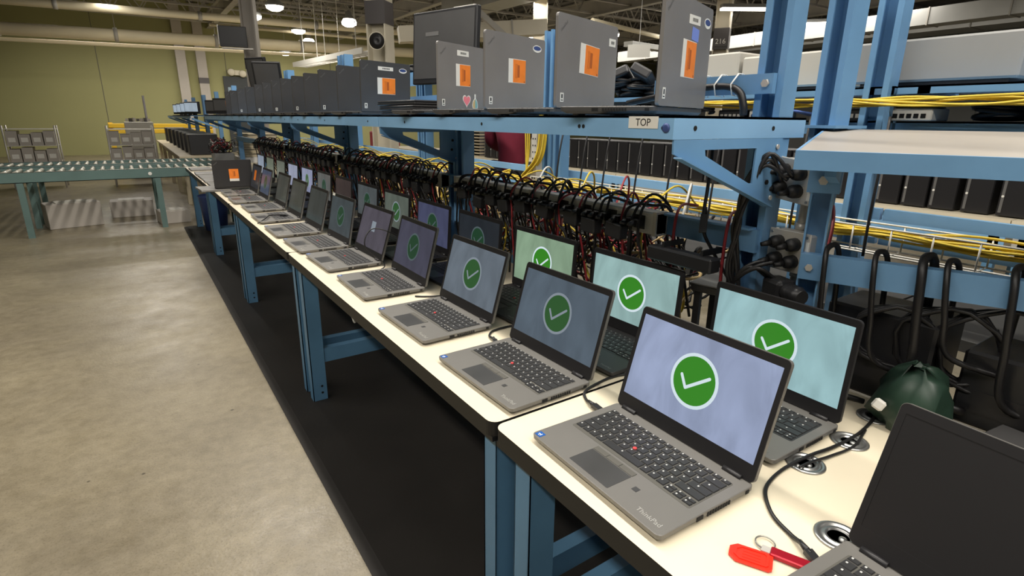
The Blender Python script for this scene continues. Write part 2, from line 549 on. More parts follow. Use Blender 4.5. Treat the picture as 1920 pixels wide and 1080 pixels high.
pipe_thing('ceiling_pipe', 'pale pipe under the roof beyond the tall dark lid', (9.5, 10.4, 3.75), (19, 13.5, 3.95), 0.06, M['pipe'])

def duct_thing(label, a, b, wd, ht, mt, seams=6):
    e = empty('ceiling_duct', a); tag(e, label, 'duct')
    v = Vector(b)-Vector(a)
    t = MB(); t.bar((0, 0, 0), v, wd, ht); t.build('duct_run', mt, e)
    for k in range(1, seams):
        s = MB(); p = v*(k/seams); s.bar(p-v.normalized()*0.015, p+v.normalized()*0.015, wd+0.03, ht+0.03); s.build('flange', M['joist'], e)
    return e
duct_thing('square grey duct above the big dark monitor', (7.3, 13.6, 4.2), (7.6, 4.0, 4.2), 0.7, 0.42, M['duct'])
duct_thing('long bright duct high beyond the leaning blue post', (15.2, 15.0, 3.62), (14.4, 2.0, 3.62), 0.5, 0.34, M['duct'], 9)
duct_thing('lower pale duct behind the cream column with the plate', (11.6, 11.2, 3.45), (18.5, 12.2, 3.50), 0.3, 0.14, M['duct'], 5)
duct_thing('wide grey duct far off under the roof', (18.5, 16, 4.0), (18.0, -2, 4.0), 1.0, 0.5, M['duct'], 10)
duct_thing('pale duct stub behind the cream column with the speaker', (4.4, 10.6, 3.0), (7.4, 9.6, 3.3), 0.4, 0.3, M['column'], 4)
t = MB()
a, b = Vector((4.35, 18.4, 2.95)), Vector((4.75, 13.2, 2.95))
for sx in (-0.2, 0.2): t.bar(a+Vector((sx, 0, 0)), b+Vector((sx, 0, 0)), 0.03, 0.14)
for k in range(16):
    p = a.lerp(b, k/15); t.bar(p+Vector((-0.2, 0, -0.04)), p+Vector((0.2, 0, -0.04)), 0.04, 0.03)
for k in (3, 8, 14):
    p = a.lerp(b, k/15)
    for sx in (-0.2, 0.2): t.bar(p+Vector((sx, 0, 0)), p+Vector((sx, 0, 1.7)), 0.015, 0.015)
tag(t.build('cable_tray', M['sticker_white']), 'white ladder tray hung in front of the green wall', 'cable tray')
t = MB(); t.bar((5.45, 9.4, 3.5), (6.5, 8.9, 2.55), 0.14, 0.10)
tag(t.build('roof_brace', M['joist']), 'grey slanting steel brace below the square duct', 'brace')

def bay_light(loc, label, r=0.22):
    e = empty('ceiling_light', loc); tag(e, label, 'ceiling light', 'round lamps hung under the roof')
    s = MB(); s.lathe([(0.02, 0.34), (0.09, 0.30), (0.10, 0.16), (r*0.8, 0.10), (r, 0.02), (r*0.98, 0.0)], n=20)
    s.bar((0, 0, 0.34), (0, 0, 4.62-loc[2]), 0.012, 0.012)
    s.build('housing', M['duct'], e)
    g = MB(); g.lathe([(r*0.95, 0.015), (r*0.9, -0.05), (r*0.5, -0.10), (0.001, -0.115)], n=20)
    g.build('diffuser', M['lamp'], e)
bays = [((2.989, 14.9, 4.0), 'round lamp highest up beside the grey column, over the thin pipe'), ((2.81, 16.7, 4.0), 'round lamp close beside the grey column, at the slimmer pipe'),
        ((5.29, 16.2, 4.0), 'round lamp close to the cream column with the speaker'), ((4.46, 18.6, 4.0), 'round lamp in front of the thin conduit'),
        ((5.45, 21.2, 3.98), 'small round lamp just above the thick cream pipe'), ((5.0, 22.9, 3.75), 'smallest round lamp, hanging under the thick cream pipe'),
        ((10.5, 16.0, 4.0), 'round lamp peeping over the lid beside the blue post tops'), ((12.8, 13.1, 4.0), 'round lamp beyond the lid with the black and white label'),
        ((9.3, 12.6, 3.55), 'round lamp behind the lid with the blue oval label')]
for l, t in bays: bay_light(l, t)
def tube_light(loc, L, ang, label):
    e = empty('strip_light', loc, ang); tag(e, label, 'ceiling light')
    s = MB(); s.bb(-L/2, L/2, -0.10, 0.10, 0.02, 0.10)
    for sx in (-L*0.35, L*0.35): s.bar((sx, 0, 0.1), (sx, 0, 4.62-loc[2]), 0.01, 0.01)
    s.build('housing', M['duct'], e)
    g = MB(); g.bb(-L/2, L/2, -0.09, 0.09, -0.03, 0.02); g.build('diffuser', M['lamp_soft'], e)
tube_light((12.4, 8.1, 4.0), 1.2, R(-35), 'long strip light beside the cream column with the plate')
tube_light((15.6, 8.3, 4.0), 1.4, R(-50), 'long strip light between the two leaning blue posts')
# hung board, speaker, tv, exit lamp
t = empty('hanging_sign', (9.75, 9.0, 2.94), R(-50)); tag(t, 'blank white board hanging beyond the black gear pile', 'sign')
s = MB(); s.bb(-0.26, 0.26, -0.01, 0.01, -0.14, 0.14); s.build('board', M['sticker_white'], t)
s = MB(); s.bar((-0.0, 0, 0.14), (-0.0, 0, 1.68), 0.012, 0.012); s.build('rod', M['cord_white'], t)
t = empty('wall_speaker', (3.25, 8.85, 2.62), R(-38)); tag(t, 'horn speaker with black mouth on the cream column', 'speaker')
s = MB(); s.lathe([(0.05, 0.16), (0.07, 0.10), (0.12, 0.02), (0.145, -0.04), (0.138, -0.04), (0.10, 0.02), (0.001, 0.03)], n=24, axis='Y'); s.bb(-0.03, 0.03, 0.1, 0.24, -0.05, 0.05); s.build('horn', M['column'], t)
s = MB(); s.lathe([(0.001, -0.012), (0.03, -0.028), (0.136, -0.030), (0.001, -0.024)], n=24, axis='Y'); s.build('mouth', M['black'], t)
t = empty('wall_monitor', (1.28, 10.62, 2.71), R(-14)); tag(t, 'black screen bracketed high on the grey column', 'monitor')
s = MB(); s.bb(-0.22, 0.22, -0.03, 0.03, -0.17, 0.17, bev=0.006); s.build('housing', M['black'], t)
s = MB(); s.bb(-0.2, 0.2, -0.034, -0.029, -0.13, 0.15); s.build('display', M['bezel'], t)
s = MB(); s.bb(-0.235, -0.222, -0.05, 0.05, -0.14, 0.18); s.bb(-0.2, 0.3, -0.02, 0.1, -0.2, -0.18); s.build('bracket', M['steel'], t)
s = MB()
s.lathe([(0.001, -0.06), (0.12, -0.05), (0.14, 0.0)], c=(3.15, 23.86, 3.0), n=16, axis='Y'); s.lathe([(0.001, -0.06), (0.12, -0.05), (0.14, 0.0)], c=(3.55, 23.86, 2.96), n=16, axis='Y'); s.bb(3.1, 3.6, 23.86, 23.95, 2.9, 3.08)
tag(s.build('emergency_lamp', M['column']), 'twin emergency lamp above the dark door', 'lamp')

# ================================================================== BENCHES
def make_bench(y0, y1, label, grommets=()):
    L = y1-y0
    e = empty('workbench', (0, y0, 0)); tag(e, label, 'bench', 'white-topped benches in one long row')
    t = MB(); t.prism(rrect(0.0, 0.78, 0.004, L-0.004, 0.022, B), (0, 0, -0.034), mi=0, side_mi=1, back_mi=1)
    t.build('tabletop', [M['lam'], M['edge']], e)
    f = MB()
    f.bb(0.11, 0.13, 0.09, L-0.09, B-0.085, B-0.035); f.bb(0.67, 0.69, 0.09, L-0.09, B-0.085, B-0.035)
    f.bb(0.13, 0.67, 0.09, 0.11, B-0.085, B-0.035); f.bb(0.13, 0.67, L-0.11, L-0.09, B-0.085, B-0.035)
    f.bb(0.004, 0.776, 0.008, L-0.008, B-0.046, B-0.0345)
    f.build('apron', M['edge'], e)
    for ya, s in ((0.035, 1), (L-0.035, -1)):
        for xa, sx in ((0.032, 1), (0.75, -1)):
            g = MB()
            yb = ya+s*0.053
            g.bb(xa, xa+sx*0.004, ya, yb, 0.0, B-0.047)
            g.bb(xa, xa+sx*0.068, ya, ya+s*0.004, 0.0, B-0.047)
            g.bb(xa, xa+sx*0.068, yb, yb-s*0.004, 0.0, B-0.047)
            for hz in (0.05, 0.085): g.lathe([(0.006, 0), (0.006, 0.002)], c=(xa+sx*0.045, min(ya, yb)-0.001 if s > 0 else min(ya, yb)-0.001, hz), n=8, mi=1, axis='Y')
            g.build('leg', [M['blue_dark'], M['dark_hole']], e)
        g = MB(); yc = ya+s*0.027
        g.bb(0.10, 0.69, yc-0.02, yc+0.02, 0.205, 0.275); g.build('stretcher', M['blue_dark'], e)
    for gx, gy in grommets:
        c0 = (gx, gy-y0, B)
        g = MB()
        g.lathe([(0.034, 0.0), (0.034, 0.0025), (0.031, 0.0038), (0.027, 0.0032), (0.0255, 0.0010), (0.0215, 0.0010), (0.020, 0.0034), (0.016, 0.0030), (0.0155, 0.0)], c=c0, n=36)
        gr = g.build('cable_grommet', M['chrome'], e)
        g = MB(); g.lathe([(0.0157, 0.0004), (0.001, 0.0004)], c=c0, n=24); g.build('grommet_hole', M['dark_hole'], gr)
        g = MB(); g.lathe([(0.006, 0.0004), (0.0055, 0.005), (0.001, 0.0062)], c=(gx-0.004, gy-y0-0.008, B), n=14); g.build('grommet_knob', M['chrome'], gr)
    return e
make_bench(-1.783, 0.0, 'white bench with metal grommets, holding the red key tags', [(0.555, -0.437), (0.410, -0.428), (0.268, -0.556), (0.70, -0.42)])
b2 = make_bench(0.0, 1.783, 'white bench with a hook beneath its edge, next beyond the grommet bench')
s = MB(); s.tube(spline([(0.02, 0.93, B-0.04), (0.018, 0.93, B-0.06), (0.022, 0.93, B-0.075), (0.03, 0.935, B-0.07)], 4), 0.004, 6); s.box((0.018, 0.93, B-0.05), (0.008, 0.012, 0.02)); s.build('hook', M['cord_white'], b2)
make_bench(1.783, 3.566, 'third white bench counting from the red key tags')
make_bench(3.566, 5.349, 'white bench under the dark lid stood with its back to us')
make_bench(5.349, 7.132, 'white bench of shut laptops, ending at the roller conveyor')

# ================================================================== LAPTOPS
LW, LD, LH = 0.329, 0.229, 0.219

def make_laptop(pal, keys=True, thick=0.015):
    """front edge at x=0, user looks along +x, hinge at x=LD; user's left is +y"""
    shell, deck, lidm = M[pal[0]], M[pal[1]], M[pal[2]]
    root = empty('laptop')
    b = MB()
    z0, z1 = 0.003, 0.003+thick
    out = rrect(0.0, LD, -LW/2, LW/2, 0.010, z1-0.001, 4)
    ins = rrect(0.0012, LD-0.0012, -LW/2+0.0012, LW/2-0.0012, 0.009, z1, 4)
    mid = rrect(0.001, LD, -LW/2, LW/2, 0.010, z0+0.006, 4)
    low = rrect(0.012, LD-0.004, -LW/2+0.008, LW/2-0.008, 0.008, z0, 4)
    rings = [[b.bm.verts.new(Vector(p)) for p in rr] for rr in (low, mid, out, ins)]
    for i in range(3):
        n = len(rings[i])
        for k in range(n):
            b.bm.faces.new((rings[i][k], rings[i][(k+1) % n], rings[i+1][(k+1) % n], rings[i+1][k]))
    b.bm.faces.new(rings[0]); b.bm.faces.new(rings[3])
    for fx in (0.03, LD-0.03):
        for fy in (-0.12, 0.12): b.bb(fx-0.006, fx+0.006, fy-0.02, fy+0.02, 0.0, z0+0.001)
    b.build('base', shell, root)
    # side openings
    ys = -LW/2-0.0004
    zc = z0+thick*0.55
    v = MB(); v.bb(0.083, 0.098, ys-0.0006, ys+0.001, zc-0.0035, zc+0.0035); v.build('usb_port', M['dark_hole'], root)
    v = MB()
    for k in range(9): v.bb(0.108+k*0.0065, 0.108+k*0.0065+0.0042, ys-0.0006, ys+0.001, zc-0.004, zc+0.003)
    v.build('vent_grille', M['dark_hole'], root)
    v = MB(); v.bb(0.205, 0.214, ys-0.0006, ys+0.001, zc-0.003, zc+0.003); v.build('lock_slot', M['dark_hole'], root)
    yl = LW/2+0.0004
    for xx, ww in ((0.205, 0.010), (0.188, 0.010), (0.165, 0.014), (0.12, 0.014)):
        v = MB(); v.bb(xx-ww/2, xx+ww/2, yl-0.001, yl+0.0006, zc-0.003, zc+0.002); v.build('usb_port', M['dark_hole'], root)
    if keys:
        k = MB()
        k.prism([(p[0], p[1], z1+0.0001) for p in reversed(rrect(0.086, 0.199, -0.146, 0.146, 0.004, 0, 3))], (0, 0, 0.0002), mi=2)
        u = 0.2885/15.0
        def key(xc, yc, dx, dy):
            h = 0.0018
            zz = z1+0.0003
            bx, by = dx/2, dy/2
            tx, ty = bx-0.0010, by-0.0010
            lo = [k.bm.verts.new(Vector((xc+a*bx, yc+c*by, zz))) for a, c in ((-1, -1), (1, -1), (1, 1), (-1, 1))]
            hi = [k.bm.verts.new(Vector((xc+a*tx, yc+c*ty, zz+h))) for a, c in ((-1, -1), (1, -1), (1, 1), (-1, 1))]
            k.bm.faces.new(hi).material_index = 0
            for i in range(4): k.bm.faces.new((lo[i], lo[(i+1) % 4], hi[(i+1) % 4], hi[i])).material_index = 0
            l = 0.0017
            lx, ly = xc+dx*0.14, yc+min(dy*0.2, 0.004)
            k.bm.faces.new([k.bm.verts.new(Vector((lx+a*l, ly+c*l*0.8, zz+h+0.00015))) for a, c in ((-1, -1), (1, -1), (1, 1), (-1, 1))]).material_index = 1
        rows = [
            (0.1925, 0.0098, [15/16.0]*16),
            (0.1770, 0.0172, [1]*13+[2]),
            (0.1585, 0.0172, [1.5]+[1]*12+[1.5]),
            (0.1400, 0.0172, [1.75]+[1]*11+[2.25]),
            (0.1215, 0.0172, [2.25]+[1]*10+[2.75]),
            (0.1030, 0.0172, [1, 1, 1, 1, 5, 1, 1, 1]),
        ]
        for xr, dd, ws in rows:
            y = 0.14425
            for wv in ws:
                key(xr, y-wv*u/2, dd, wv*u-0.0024)
                y -= wv*u
        y = 0.14425-12*u
        for i in range(3):
            key(0.0955, y-(i+0.5)*u, 0.0082, u-0.0024)
            key(0.1045, y-(i+0.5)*u, 0.0075, u-0.0024)
        k.build('keyboard', [M['keys'], M['legend'], deck], root)
        p = MB(); p.bb(0.0105, 0.066, -0.040, 0.060, z1, z1+0.0007, bev=0.0003); p.build('touchpad', M['pad'], root)
        for ya, yb in ((0.060, 0.027), (0.026, -0.006), (-0.007, -0.040)):
            p = MB(); p.bb(0.0675, 0.080, yb, ya, z1, z1+0.0012, bev=0.0003); p.build('click_button', deck, root)
        p = MB(); p.lathe([(0.0038, 0), (0.0042, 0.0025), (0.0030, 0.0034), (0.0005, 0.0036)], c=(0.1305, 0.0165, z1+0.001), n=14); p.build('pointing_stick', M['red_nub'], root)
        p = MB(); p.bb(0.044, 0.055, -0.073, -0.062, z1, z1+0.0004); p.build('fingerprint_reader', M['pad'], root)
    for sy in (-1, 1):
        h = MB(); h.cyl((LD-0.006, sy*0.125-0.018, z1+0.001), (LD-0.006, sy*0.125+0.018, z1+0.001), 0.0055, 12); h.build('hinge', M['bezel'], root)
    # lid: local frame, bottom edge at z=0, front face looks to -x
    lid = MB()
    pr = [(0.0, p[0], p[1]) for p in rrect(-LW/2, LW/2, 0.0, LH, 0.009, 0, 4)]
    lid.prism(pr, (0.0075, 0, 0))
    lo = lid.build('lid', lidm, root, loc=(LD-0.004, 0, z1+0.001))
    z = MB()
    oz = [(-0.0012, p[0], p[1]) for p in rrect(-LW/2+0.0008, LW/2-0.0008, 0.0008, LH-0.0008, 0.0085, 0, 4)]
    iz = [(-0.0012, p[0], p[1]) for p in rrect(-0.1545, 0.1545, 0.030, 0.204, 0.001, 0, 4)]
    z.ring(oz, iz, (0.0013, 0, 0))
    z.build('bezel', M['bezel'], lo)
    c = MB(); c.lathe([(0.0022, 0), (0.0018, -0.0004)], c=(-0.0012, 0, 0.2115), n=10, axis='X'); c.build('webcam', M['dark_hole'], lo)
    s = MB(); s.bb(-0.0006, 0.0, -0.155, 0.155, 0.0295, 0.2045); so = s.build('screen', M['bezel'], lo)
    so.material_slots[0].link = 'OBJECT'
    return root

def check_mark(lid, green, white, k=1.0):
    """round tick emblem shown on the display"""
    c = MB(); cy, cz = 0.0, 0.117
    n = 40
    def disc(r, x, mi):
        vs = [c.bm.verts.new(Vector((x, cy+r*math.cos(2*math.pi*i/n), cz+r*math.sin(2*math.pi*i/n)))) for i in range(n)]
        c.bm.faces.new(vs).material_index = mi
    disc(0.053*k, -0.0008, 1); disc(0.0465*k, -0.0009, 0)
    def stroke(a, b, wd, x):
        a, b = Vector((x, cy+a[0]*k, cz+a[1]*k)), Vector((x, cy+b[0]*k, cz+b[1]*k))
        d = (b-a).normalized(); nn = Vector((0, -d.z, d.y))*wd/2
        pts = []
        for t, s0 in ((b, 1), (a, -1)):
            for i in range(7):
                ang = math.pi*(i/6.0)-math.pi/2
                pts.append(t+d*s0*math.cos(ang)*wd/2+nn*s0*math.sin(ang)*1.0)
        c.bm.faces.new([c.bm.verts.new(p) for p in pts]).material_index = 1
    # user's left is +y
    stroke((0.029, 0.003), (0.014, -0.0185), 0.0062, -0.0010)
    stroke((0.014, -0.0185), (-0.031, 0.016), 0.0062, -0.0010)
    o = c.build('check_emblem', [green, white])
    o.parent = lid
    return o

T_grey = make_laptop(('lap_grey', 'lap_deck', 'lap_grey'))
zt = 0.0182
text_mesh('logo', 'ThinkPad', 0.0135, M['logo'], T_grey, (0.0185, -0.126, zt), (0, 0, R(-90)), 0.0001)
p = MB(); p.bb(0.004, 0.019, 0.1425, 0.1585, zt, zt+0.0003); p.bb(0.008, 0.015, 0.147, 0.149, zt+0.0003, zt+0.0004, mi=1); p.bb(0.011, 0.013, 0.150, 0.155, zt+0.0003, zt+0.0004, mi=1); p.bb(0.007, 0.009, 0.150, 0.153, zt+0.0003, zt+0.0004, mi=1)
p.build('blue_sticker', [M['sticker_blue'], M['sticker_white']], T_grey)
T_black = make_laptop(('lap_black', 'keys', 'lap_black'))
text_mesh('logo', 'ThinkPad', 0.0098, M['logo_dim'], T_black, (0.0165, -0.127, zt), (0, 0, R(-90)), 0.0001)
T_shelf = make_laptop(('lap_dark', 'lap_deck', 'lap_dark'), keys=True)
lidS = find(T_shelf, 'lid')
text_mesh('lid_logo', 'ThinkPad', 0.011, M['logo_dim'], lidS, (0.0077, -0.135, 0.190), (R(90), R(-38), R(90)), 0.0001)

used = set()
def place_laptop(T, name, x, y, z, rz, lean, label, group, screen=None, emb=None, sc=1.0):
    if T.name not in used:
        used.add(T.name); o = T
    else:
        o = dup(PRISTINE[T.name])
    o.name = name
    tag(o, label, 'laptop', group)
    # x, y give the middle of the front edge
    o.location = (x, y, z); o.rotation_euler = (0, 0, rz); o.scale = (sc, sc, sc)
    lid = find(o, 'lid'); lid.rotation_euler = (0, lean, 0)
    scn = find(lid, 'screen')
    scn.material_slots[0].link = 'OBJECT'
    scn.material_slots[0].material = screen if screen else M['bezel']
    if emb: check_mark(lid, emb[0], emb[1])
    return o
PRISTINE = {}
for T in (T_grey, T_black, T_shelf):
    PRISTINE[T.name] = T
ALT = {}
# keep clean copies to dup from, so marks added later do not spread
def clean_copies(T, n):
    return [T]+[dup(T) for _ in range(n-1)]
def laptops(T, rows, name, z, group):
    objs = clean_copies(T, len(rows))
    out = []
    for o, rw in zip(objs, rows):
        x, y, rz, lean, label, scr, emb = rw[:7]
        o.name = name
        tag(o, label, 'laptop', group)
        o.location = (x, y, z); o.rotation_euler = (0, 0, rz)
        lid = find(o, 'lid'); lid.rotation_euler = (0, lean, 0)
        sl = find(lid, 'screen').material_slots[0]
        sl.link = 'OBJECT'; sl.material = scr
        if emb: check_mark(lid, M[emb[0]], M[emb[1]])
        out.append(o)
    return out

S = lambda n, c, k, r=0.22, ct=0.17: screen_mat('display_'+n, c, k, r, ct)
EG, ED, EK = ('green_disc', 'white_glow'), ('green_dim', 'white_dim'), ('green_dark', 'white_dark')
front = [
    (0.028, -0.254, R(-1.5), R(16), 'grey open laptop beside the red key tags, green tick on pale blue screen', S('f1', (150, 162, 192), 0.9), EG),
    (0.046, 0.170, R(1.0), R(16), 'second grey open laptop from the red key tags, slate screen with green tick', S('f2', (82, 95, 107), 0.9), ED),
    (0.051, 0.608, R(1.0), R(16), 'third grey open laptop from the red key tags, grey screen with green tick', S('f3', (98, 108, 118), 0.9), ED),
    (0.053, 1.062, R(-1.0), R(15), 'grey open laptop with dim violet screen and dark green tick', S('f4', (64, 64, 80), 0.9), EK),
    (0.050, 1.486, R(1.0), R(18), 'grey open laptop with a pale square on its violet screen, wide top bezel', S('f5', (78, 74, 84), 0.9), None),
    (0.038, 1.870, R(1.0), R(12), 'grey open laptop with white tab on its lid corner and dark teal screen', S('f6', (58, 66, 70), 0.9), EK),
    (0.026, 2.285, R(0.0), R(15), 'grey open laptop with blank glossy screen, next beyond the white-tabbed lid', S('f7', (56, 60, 60), 0.8, 0.08), None),
    (0.033, 2.745, R(0.0), R(15), 'grey open laptop with a black cord lying on its keyboard', S('f8', (62, 64, 60), 0.8, 0.08), None),
    (0.047, 3.200, R(0.0), R(14), 'grey open laptop with dull greenish screen, next beyond the cord-strewn keyboard', S('f9', (66, 68, 62), 0.8, 0.1), None),
    (0.026, 3.650, R(0.0), R(14), 'small grey open laptop with bluish screen and faint tick', S('f10', (60, 70, 88), 0.9), EK),
    (0.032, 4.085, R(0.0), R(14), 'grey open laptop with an orange tag on its dark screen', S('f11', (40, 42, 46), 0.8), None),
]
FR = laptops(T_grey, front, 'laptop', B, 'grey laptops along the bench edge')
l = find(FR[4], 'lid'); s = MB(); s.bb(-0.0010, -0.0007, -0.022, 0.022, 0.105, 0.150); s.build('message_window', M['white_dim'], l)
l = find(FR[5], 'lid'); s = MB(); s.bb(-0.0022, -0.0013, 0.115, 0.150, 0.205, 0.218); s.build('white_tab', M['sticker_white'], l)
l = find(FR[10], 'lid'); s = MB(); s.bb(-0.0014, -0.0007, -0.02, 0.055, 0.09, 0.17); s.build('orange_tag', M['sticker_orange'], l)  # orange patch painting a reflection on the dark display

rear = [
    (0.345, -0.240, R(-1.0), R(4), 'black open laptop behind the pale blue screen, bright aqua screen half hidden', S('r1', (150, 186, 190), 0.92), EG),
    (0.345, 0.180, R(1.0), R(4), 'black open laptop with wide aqua screen, facing the seam between benches', S('r2', (146, 178, 176), 0.9), EG),
    (0.345, 0.597, R(1.0), R(4), 'black open laptop with pale green screen and bright tick', S('r3', (132, 158, 132), 0.9), EG),
    (0.345, 1.030, R(0.0), R(4), 'black open laptop with nearly dark screen and dim tick', S('r4', (34, 40, 46), 0.8), EK),
    (0.340, 1.430, R(0.0), R(4), 'black open laptop with violet-grey screen, just past the dark one', S('r5', (64, 68, 94), 0.9), EK),
    (0.338, 1.850, R(0.0), R(4), 'black open laptop with grey-green screen and clear green tick', S('r6', (84, 92, 84), 0.9), ED),
    (0.338, 2.280, R(0.0), R(4), 'black open laptop with dull grey screen, behind the white-tabbed lid', S('r7', (72, 78, 80), 0.9), EK),
    (0.338, 2.720, R(0.0), R(4), 'black open laptop with dark reddish screen before the blue upright', S('r8', (58, 48, 46), 0.8), None),
    (0.338, 3.150, R(0.0), R(4), 'black open laptop with dim grey screen, next beyond the reddish one', S('r9', (86, 88, 86), 0.9), EK),
    (0.338, 3.600, R(0.0), R(4), 'black open laptop with bright lilac-white screen and tiny tick', S('r10', (130, 136, 164), 0.9), ED),
    (0.338, 4.050, R(0.0), R(4), 'black open laptop with bright lilac screen, beyond the lilac-white one', S('r11', (136, 142, 166), 0.9), None),
    (0.338, 4.500, R(0.0), R(4), 'black open laptop with grey-green screen, deep in the rear row', S('r12', (84, 92, 84), 0.9), None),
    (0.338, 4.950, R(0.0), R(4), 'black open laptop with olive screen, last but one of the rear row', S('r13', (86, 96, 84), 0.9), None),
    (0.338, 5.400, R(0.0), R(4), 'black open laptop with pale blue screen ending the rear row', S('r14', (128, 140, 158), 0.9), None),
]
RR = laptops(T_black, rear, 'laptop', B, 'black laptops in the rear row')

# lids on the shelf, their backs to the aisle
def lid_sticker(lid, name, y0, y1, z0, z1, mats, kind='plain', rot=0.0):
    """flat sticker on the outside of a lid; seen from behind, +y is to the viewer's right"""
    s = MB(); x = 0.0077; t = 0.0004
    cy, cz, wy, wz = (y0+y1)/2, (z0+z1)/2, y1-y0, z1-z0
    if kind == 'plain': s.bb(x, x+t, -wy/2, wy/2, -wz/2, wz/2)
    if kind == 'tag':
        s.bb(x, x+t, -wy/2, wy/2, -wz/2, wz/2, mi=0)
        s.bb(x+t, x+t*1.6, -wy/2+wy*0.26, wy/2, -wz/2+wz*0.02, wz/2-wz*0.02, mi=1)
        s.bb(x+t*1.6, x+t*2, wy*0.02, wy*0.14, -wz*0.26, wz*0.26, mi=2)
        for k in range(4): s.bb(x+t*1.6, x+t*2, -wy*0.10+k*wy*0.035-0.0005, -wy*0.10+k*wy*0.035+0.0006, -wz*0.3, wz*0.3, mi=2)
        s.bb(x+t*1.6, x+t*2, wy*0.40, wy*0.46, -wz*0.46, -wz*0.40, mi=2)
    if kind == 'strip':
        s.bb(x, x+t, -wy/2, wy/2, -wz/2, wz/2)
        for k in range(5): s.bb(x+t, x+t*1.5, -wy*0.2+k*wy*0.1, -wy*0.2+k*wy*0.1+wy*0.06, -wz*0.2, wz*0.2, mi=1)
    if kind == 'oval':
        s.prism([(x, wy/2*math.cos(a*math.pi/10), wz/2*math.sin(a*math.pi/10)) for a in range(20)], (t, 0, 0), mi=0)
        s.prism([(x+t, wy*0.42*math.cos(a*math.pi/10), wz*0.08+wz*0.30*math.sin(a*math.pi/10)) for a in range(20)], (t*0.5, 0, 0), mi=1)
    if kind == 'small':
        s.bb(x, x+t, -wy/2, wy/2, -wz/2, wz/2)
        s.bb(x+t, x+t*1.5, -wy*0.2, wy*0.2, -wz*0.1, wz*0.35, mi=1); s.bb(x+t, x+t*1.5, -wy*0.3, wy*0.3, -wz*0.35, -wz*0.25, mi=1)
    if kind == 'heart':
        pts = []
        for i in range(28):
            a = 2*math.pi*i/28
            pts.append((x, wy/2*math.sin(a)**3, wz*0.06+wz/2*(13*math.cos(a)-5*math.cos(2*a)-2*math.cos(3*a)-math.cos(4*a))/16.0))
        s.prism(pts, (t, 0, 0))
        s.prism([(x+t, p[1]*0.84, p[2]*0.84) for p in pts], (t*0.5, 0, 0), mi=1)
    if kind == 'bottle':
        pts = [(-0.12, 0.5), (-0.12, 0.36), (-0.10, 0.22), (-0.40, 0.0), (-0.5, -0.25), (-0.4, -0.5), (0.4, -0.5), (0.5, -0.25), (0.40, 0.0), (0.10, 0.22), (0.12, 0.36), (0.12, 0.5)]
        s.prism([(x, a*wy, c*wz) for a, c in pts], (t, 0, 0), mi=0)
        s.prism([(x+t, a*wy*0.85, c*wz*0.85-wz*0.02) for a, c in pts[2:6]+[(0.0, -0.5), (0.0, 0.2)]], (t*0.5, 0, 0), mi=1)
        s.prism([(x+t, a*wy*0.85, c*wz*0.85-wz*0.02) for a, c in [(0.0, 0.2), (0.0, -0.5)]+pts[6:10]], (t*0.5, 0, 0), mi=2)
    if kind == 'burst':
        pts = []
        for i in range(24):
            a = 2*math.pi*i/24; r = 0.5 if i % 2 == 0 else 0.26
            pts.append((x, wy*r*math.cos(a), wz*r*math.sin(a)))
        s.prism(pts, (t, 0, 0))
    if kind == 'scatter':
        rnd = random.Random(3)
        for k in range(9):
            a, c = rnd.uniform(-0.4, 0.4)*wy, rnd.uniform(-0.4, 0.4)*wz
            s.bb(x, x+t, a-wy*0.07, a+wy*0.07, c-wz*0.12, c+wz*0.12)
    o = s.build(name, mats, lid, loc=(0, cy, cz))
    o.rotation_euler = (rot, 0, 0)
    return o
TAG3 = [M['sticker_white'], M['sticker_orange'], M['ink']]
Z_SH = 1.364
def shelf_front_xy(yh, yaw, x0=0.362):
    """middle of the front edge from the hinge corner nearest the aisle"""
    ux = Vector((math.sin(yaw), -math.cos(yaw)))
    hy = Vector((math.cos(yaw), math.sin(yaw)))
    c = Vector((x0, yh)) + hy*LW*0.45 - ux*LD
    return c.x, c.y
shelf = [  # hinge corner y, yaw, lean, label
    (-0.045, 20, 0.0, 'dark open laptop on the shelf end, orange tag below a pale blue label'),
    (0.285, 17, 0.0, 'dark open laptop with black-and-white label on its lid and skewed orange tag'),
    (0.622, 17, 0.5, 'dark open laptop with blue oval label at its lid corner above the orange tag'),
    (0.925, 22, 0.5, 'dark open laptop with a pink heart and a bottle sticker on its lid'),
    (1.690, 19, 3.0, 'dark open laptop with white strip, oval label and orange tag, past the stacked shut ones'),
    (2.020, 19, 2.0, 'dark open laptop whose orange tag is cut off by the next lid'),
    (2.340, 20, 2.0, 'dark open shelf laptop with an upright white strip at its lid edge'),
    (2.640, 20, 2.0, 'plain dark lid on the shelf next before the upright white strip'),
    (2.930, 20, 2.0, 'plain dark lid on the shelf, second before the upright white strip'),
    (3.230, 20, 2.0, 'plain dark lid on the shelf next after the starburst sticker'),
    (3.520, 20, 2.0, 'dark lid with white starburst and scattered stickers on the shelf'),
    (3.830, 20, 2.0, 'plain dark lid on the shelf just before the starburst sticker'),
    (4.150, 20, 2.0, 'dark lid with a tall white triangle sticker on the shelf'),
    (4.560, 20, 2.0, 'dark lid with thin white strip beside the triangle-stickered lid'),
    (5.000, 20, 2.0, 'plain dark lid on the shelf, third from the orange-tagged black monitor'),
    (5.430, 20, 2.0, 'plain dark lid on the shelf, second from the orange-tagged black monitor'),
    (5.760, 20, 2.0, 'plain dark lid on the shelf standing next to the orange-tagged black monitor'),
]
rows = []
for yh, yw, ln, lab in shelf:
    fx, fy = shelf_front_xy(yh, R(yw))
    rows.append((fx, fy, R(yw-90), R(ln), lab, M['bezel'], None))
SL = laptops(T_shelf, rows, 'laptop', Z_SH, 'dark laptops on the upper shelf')
for o in SL: o.scale = (1, 0.9, 1)
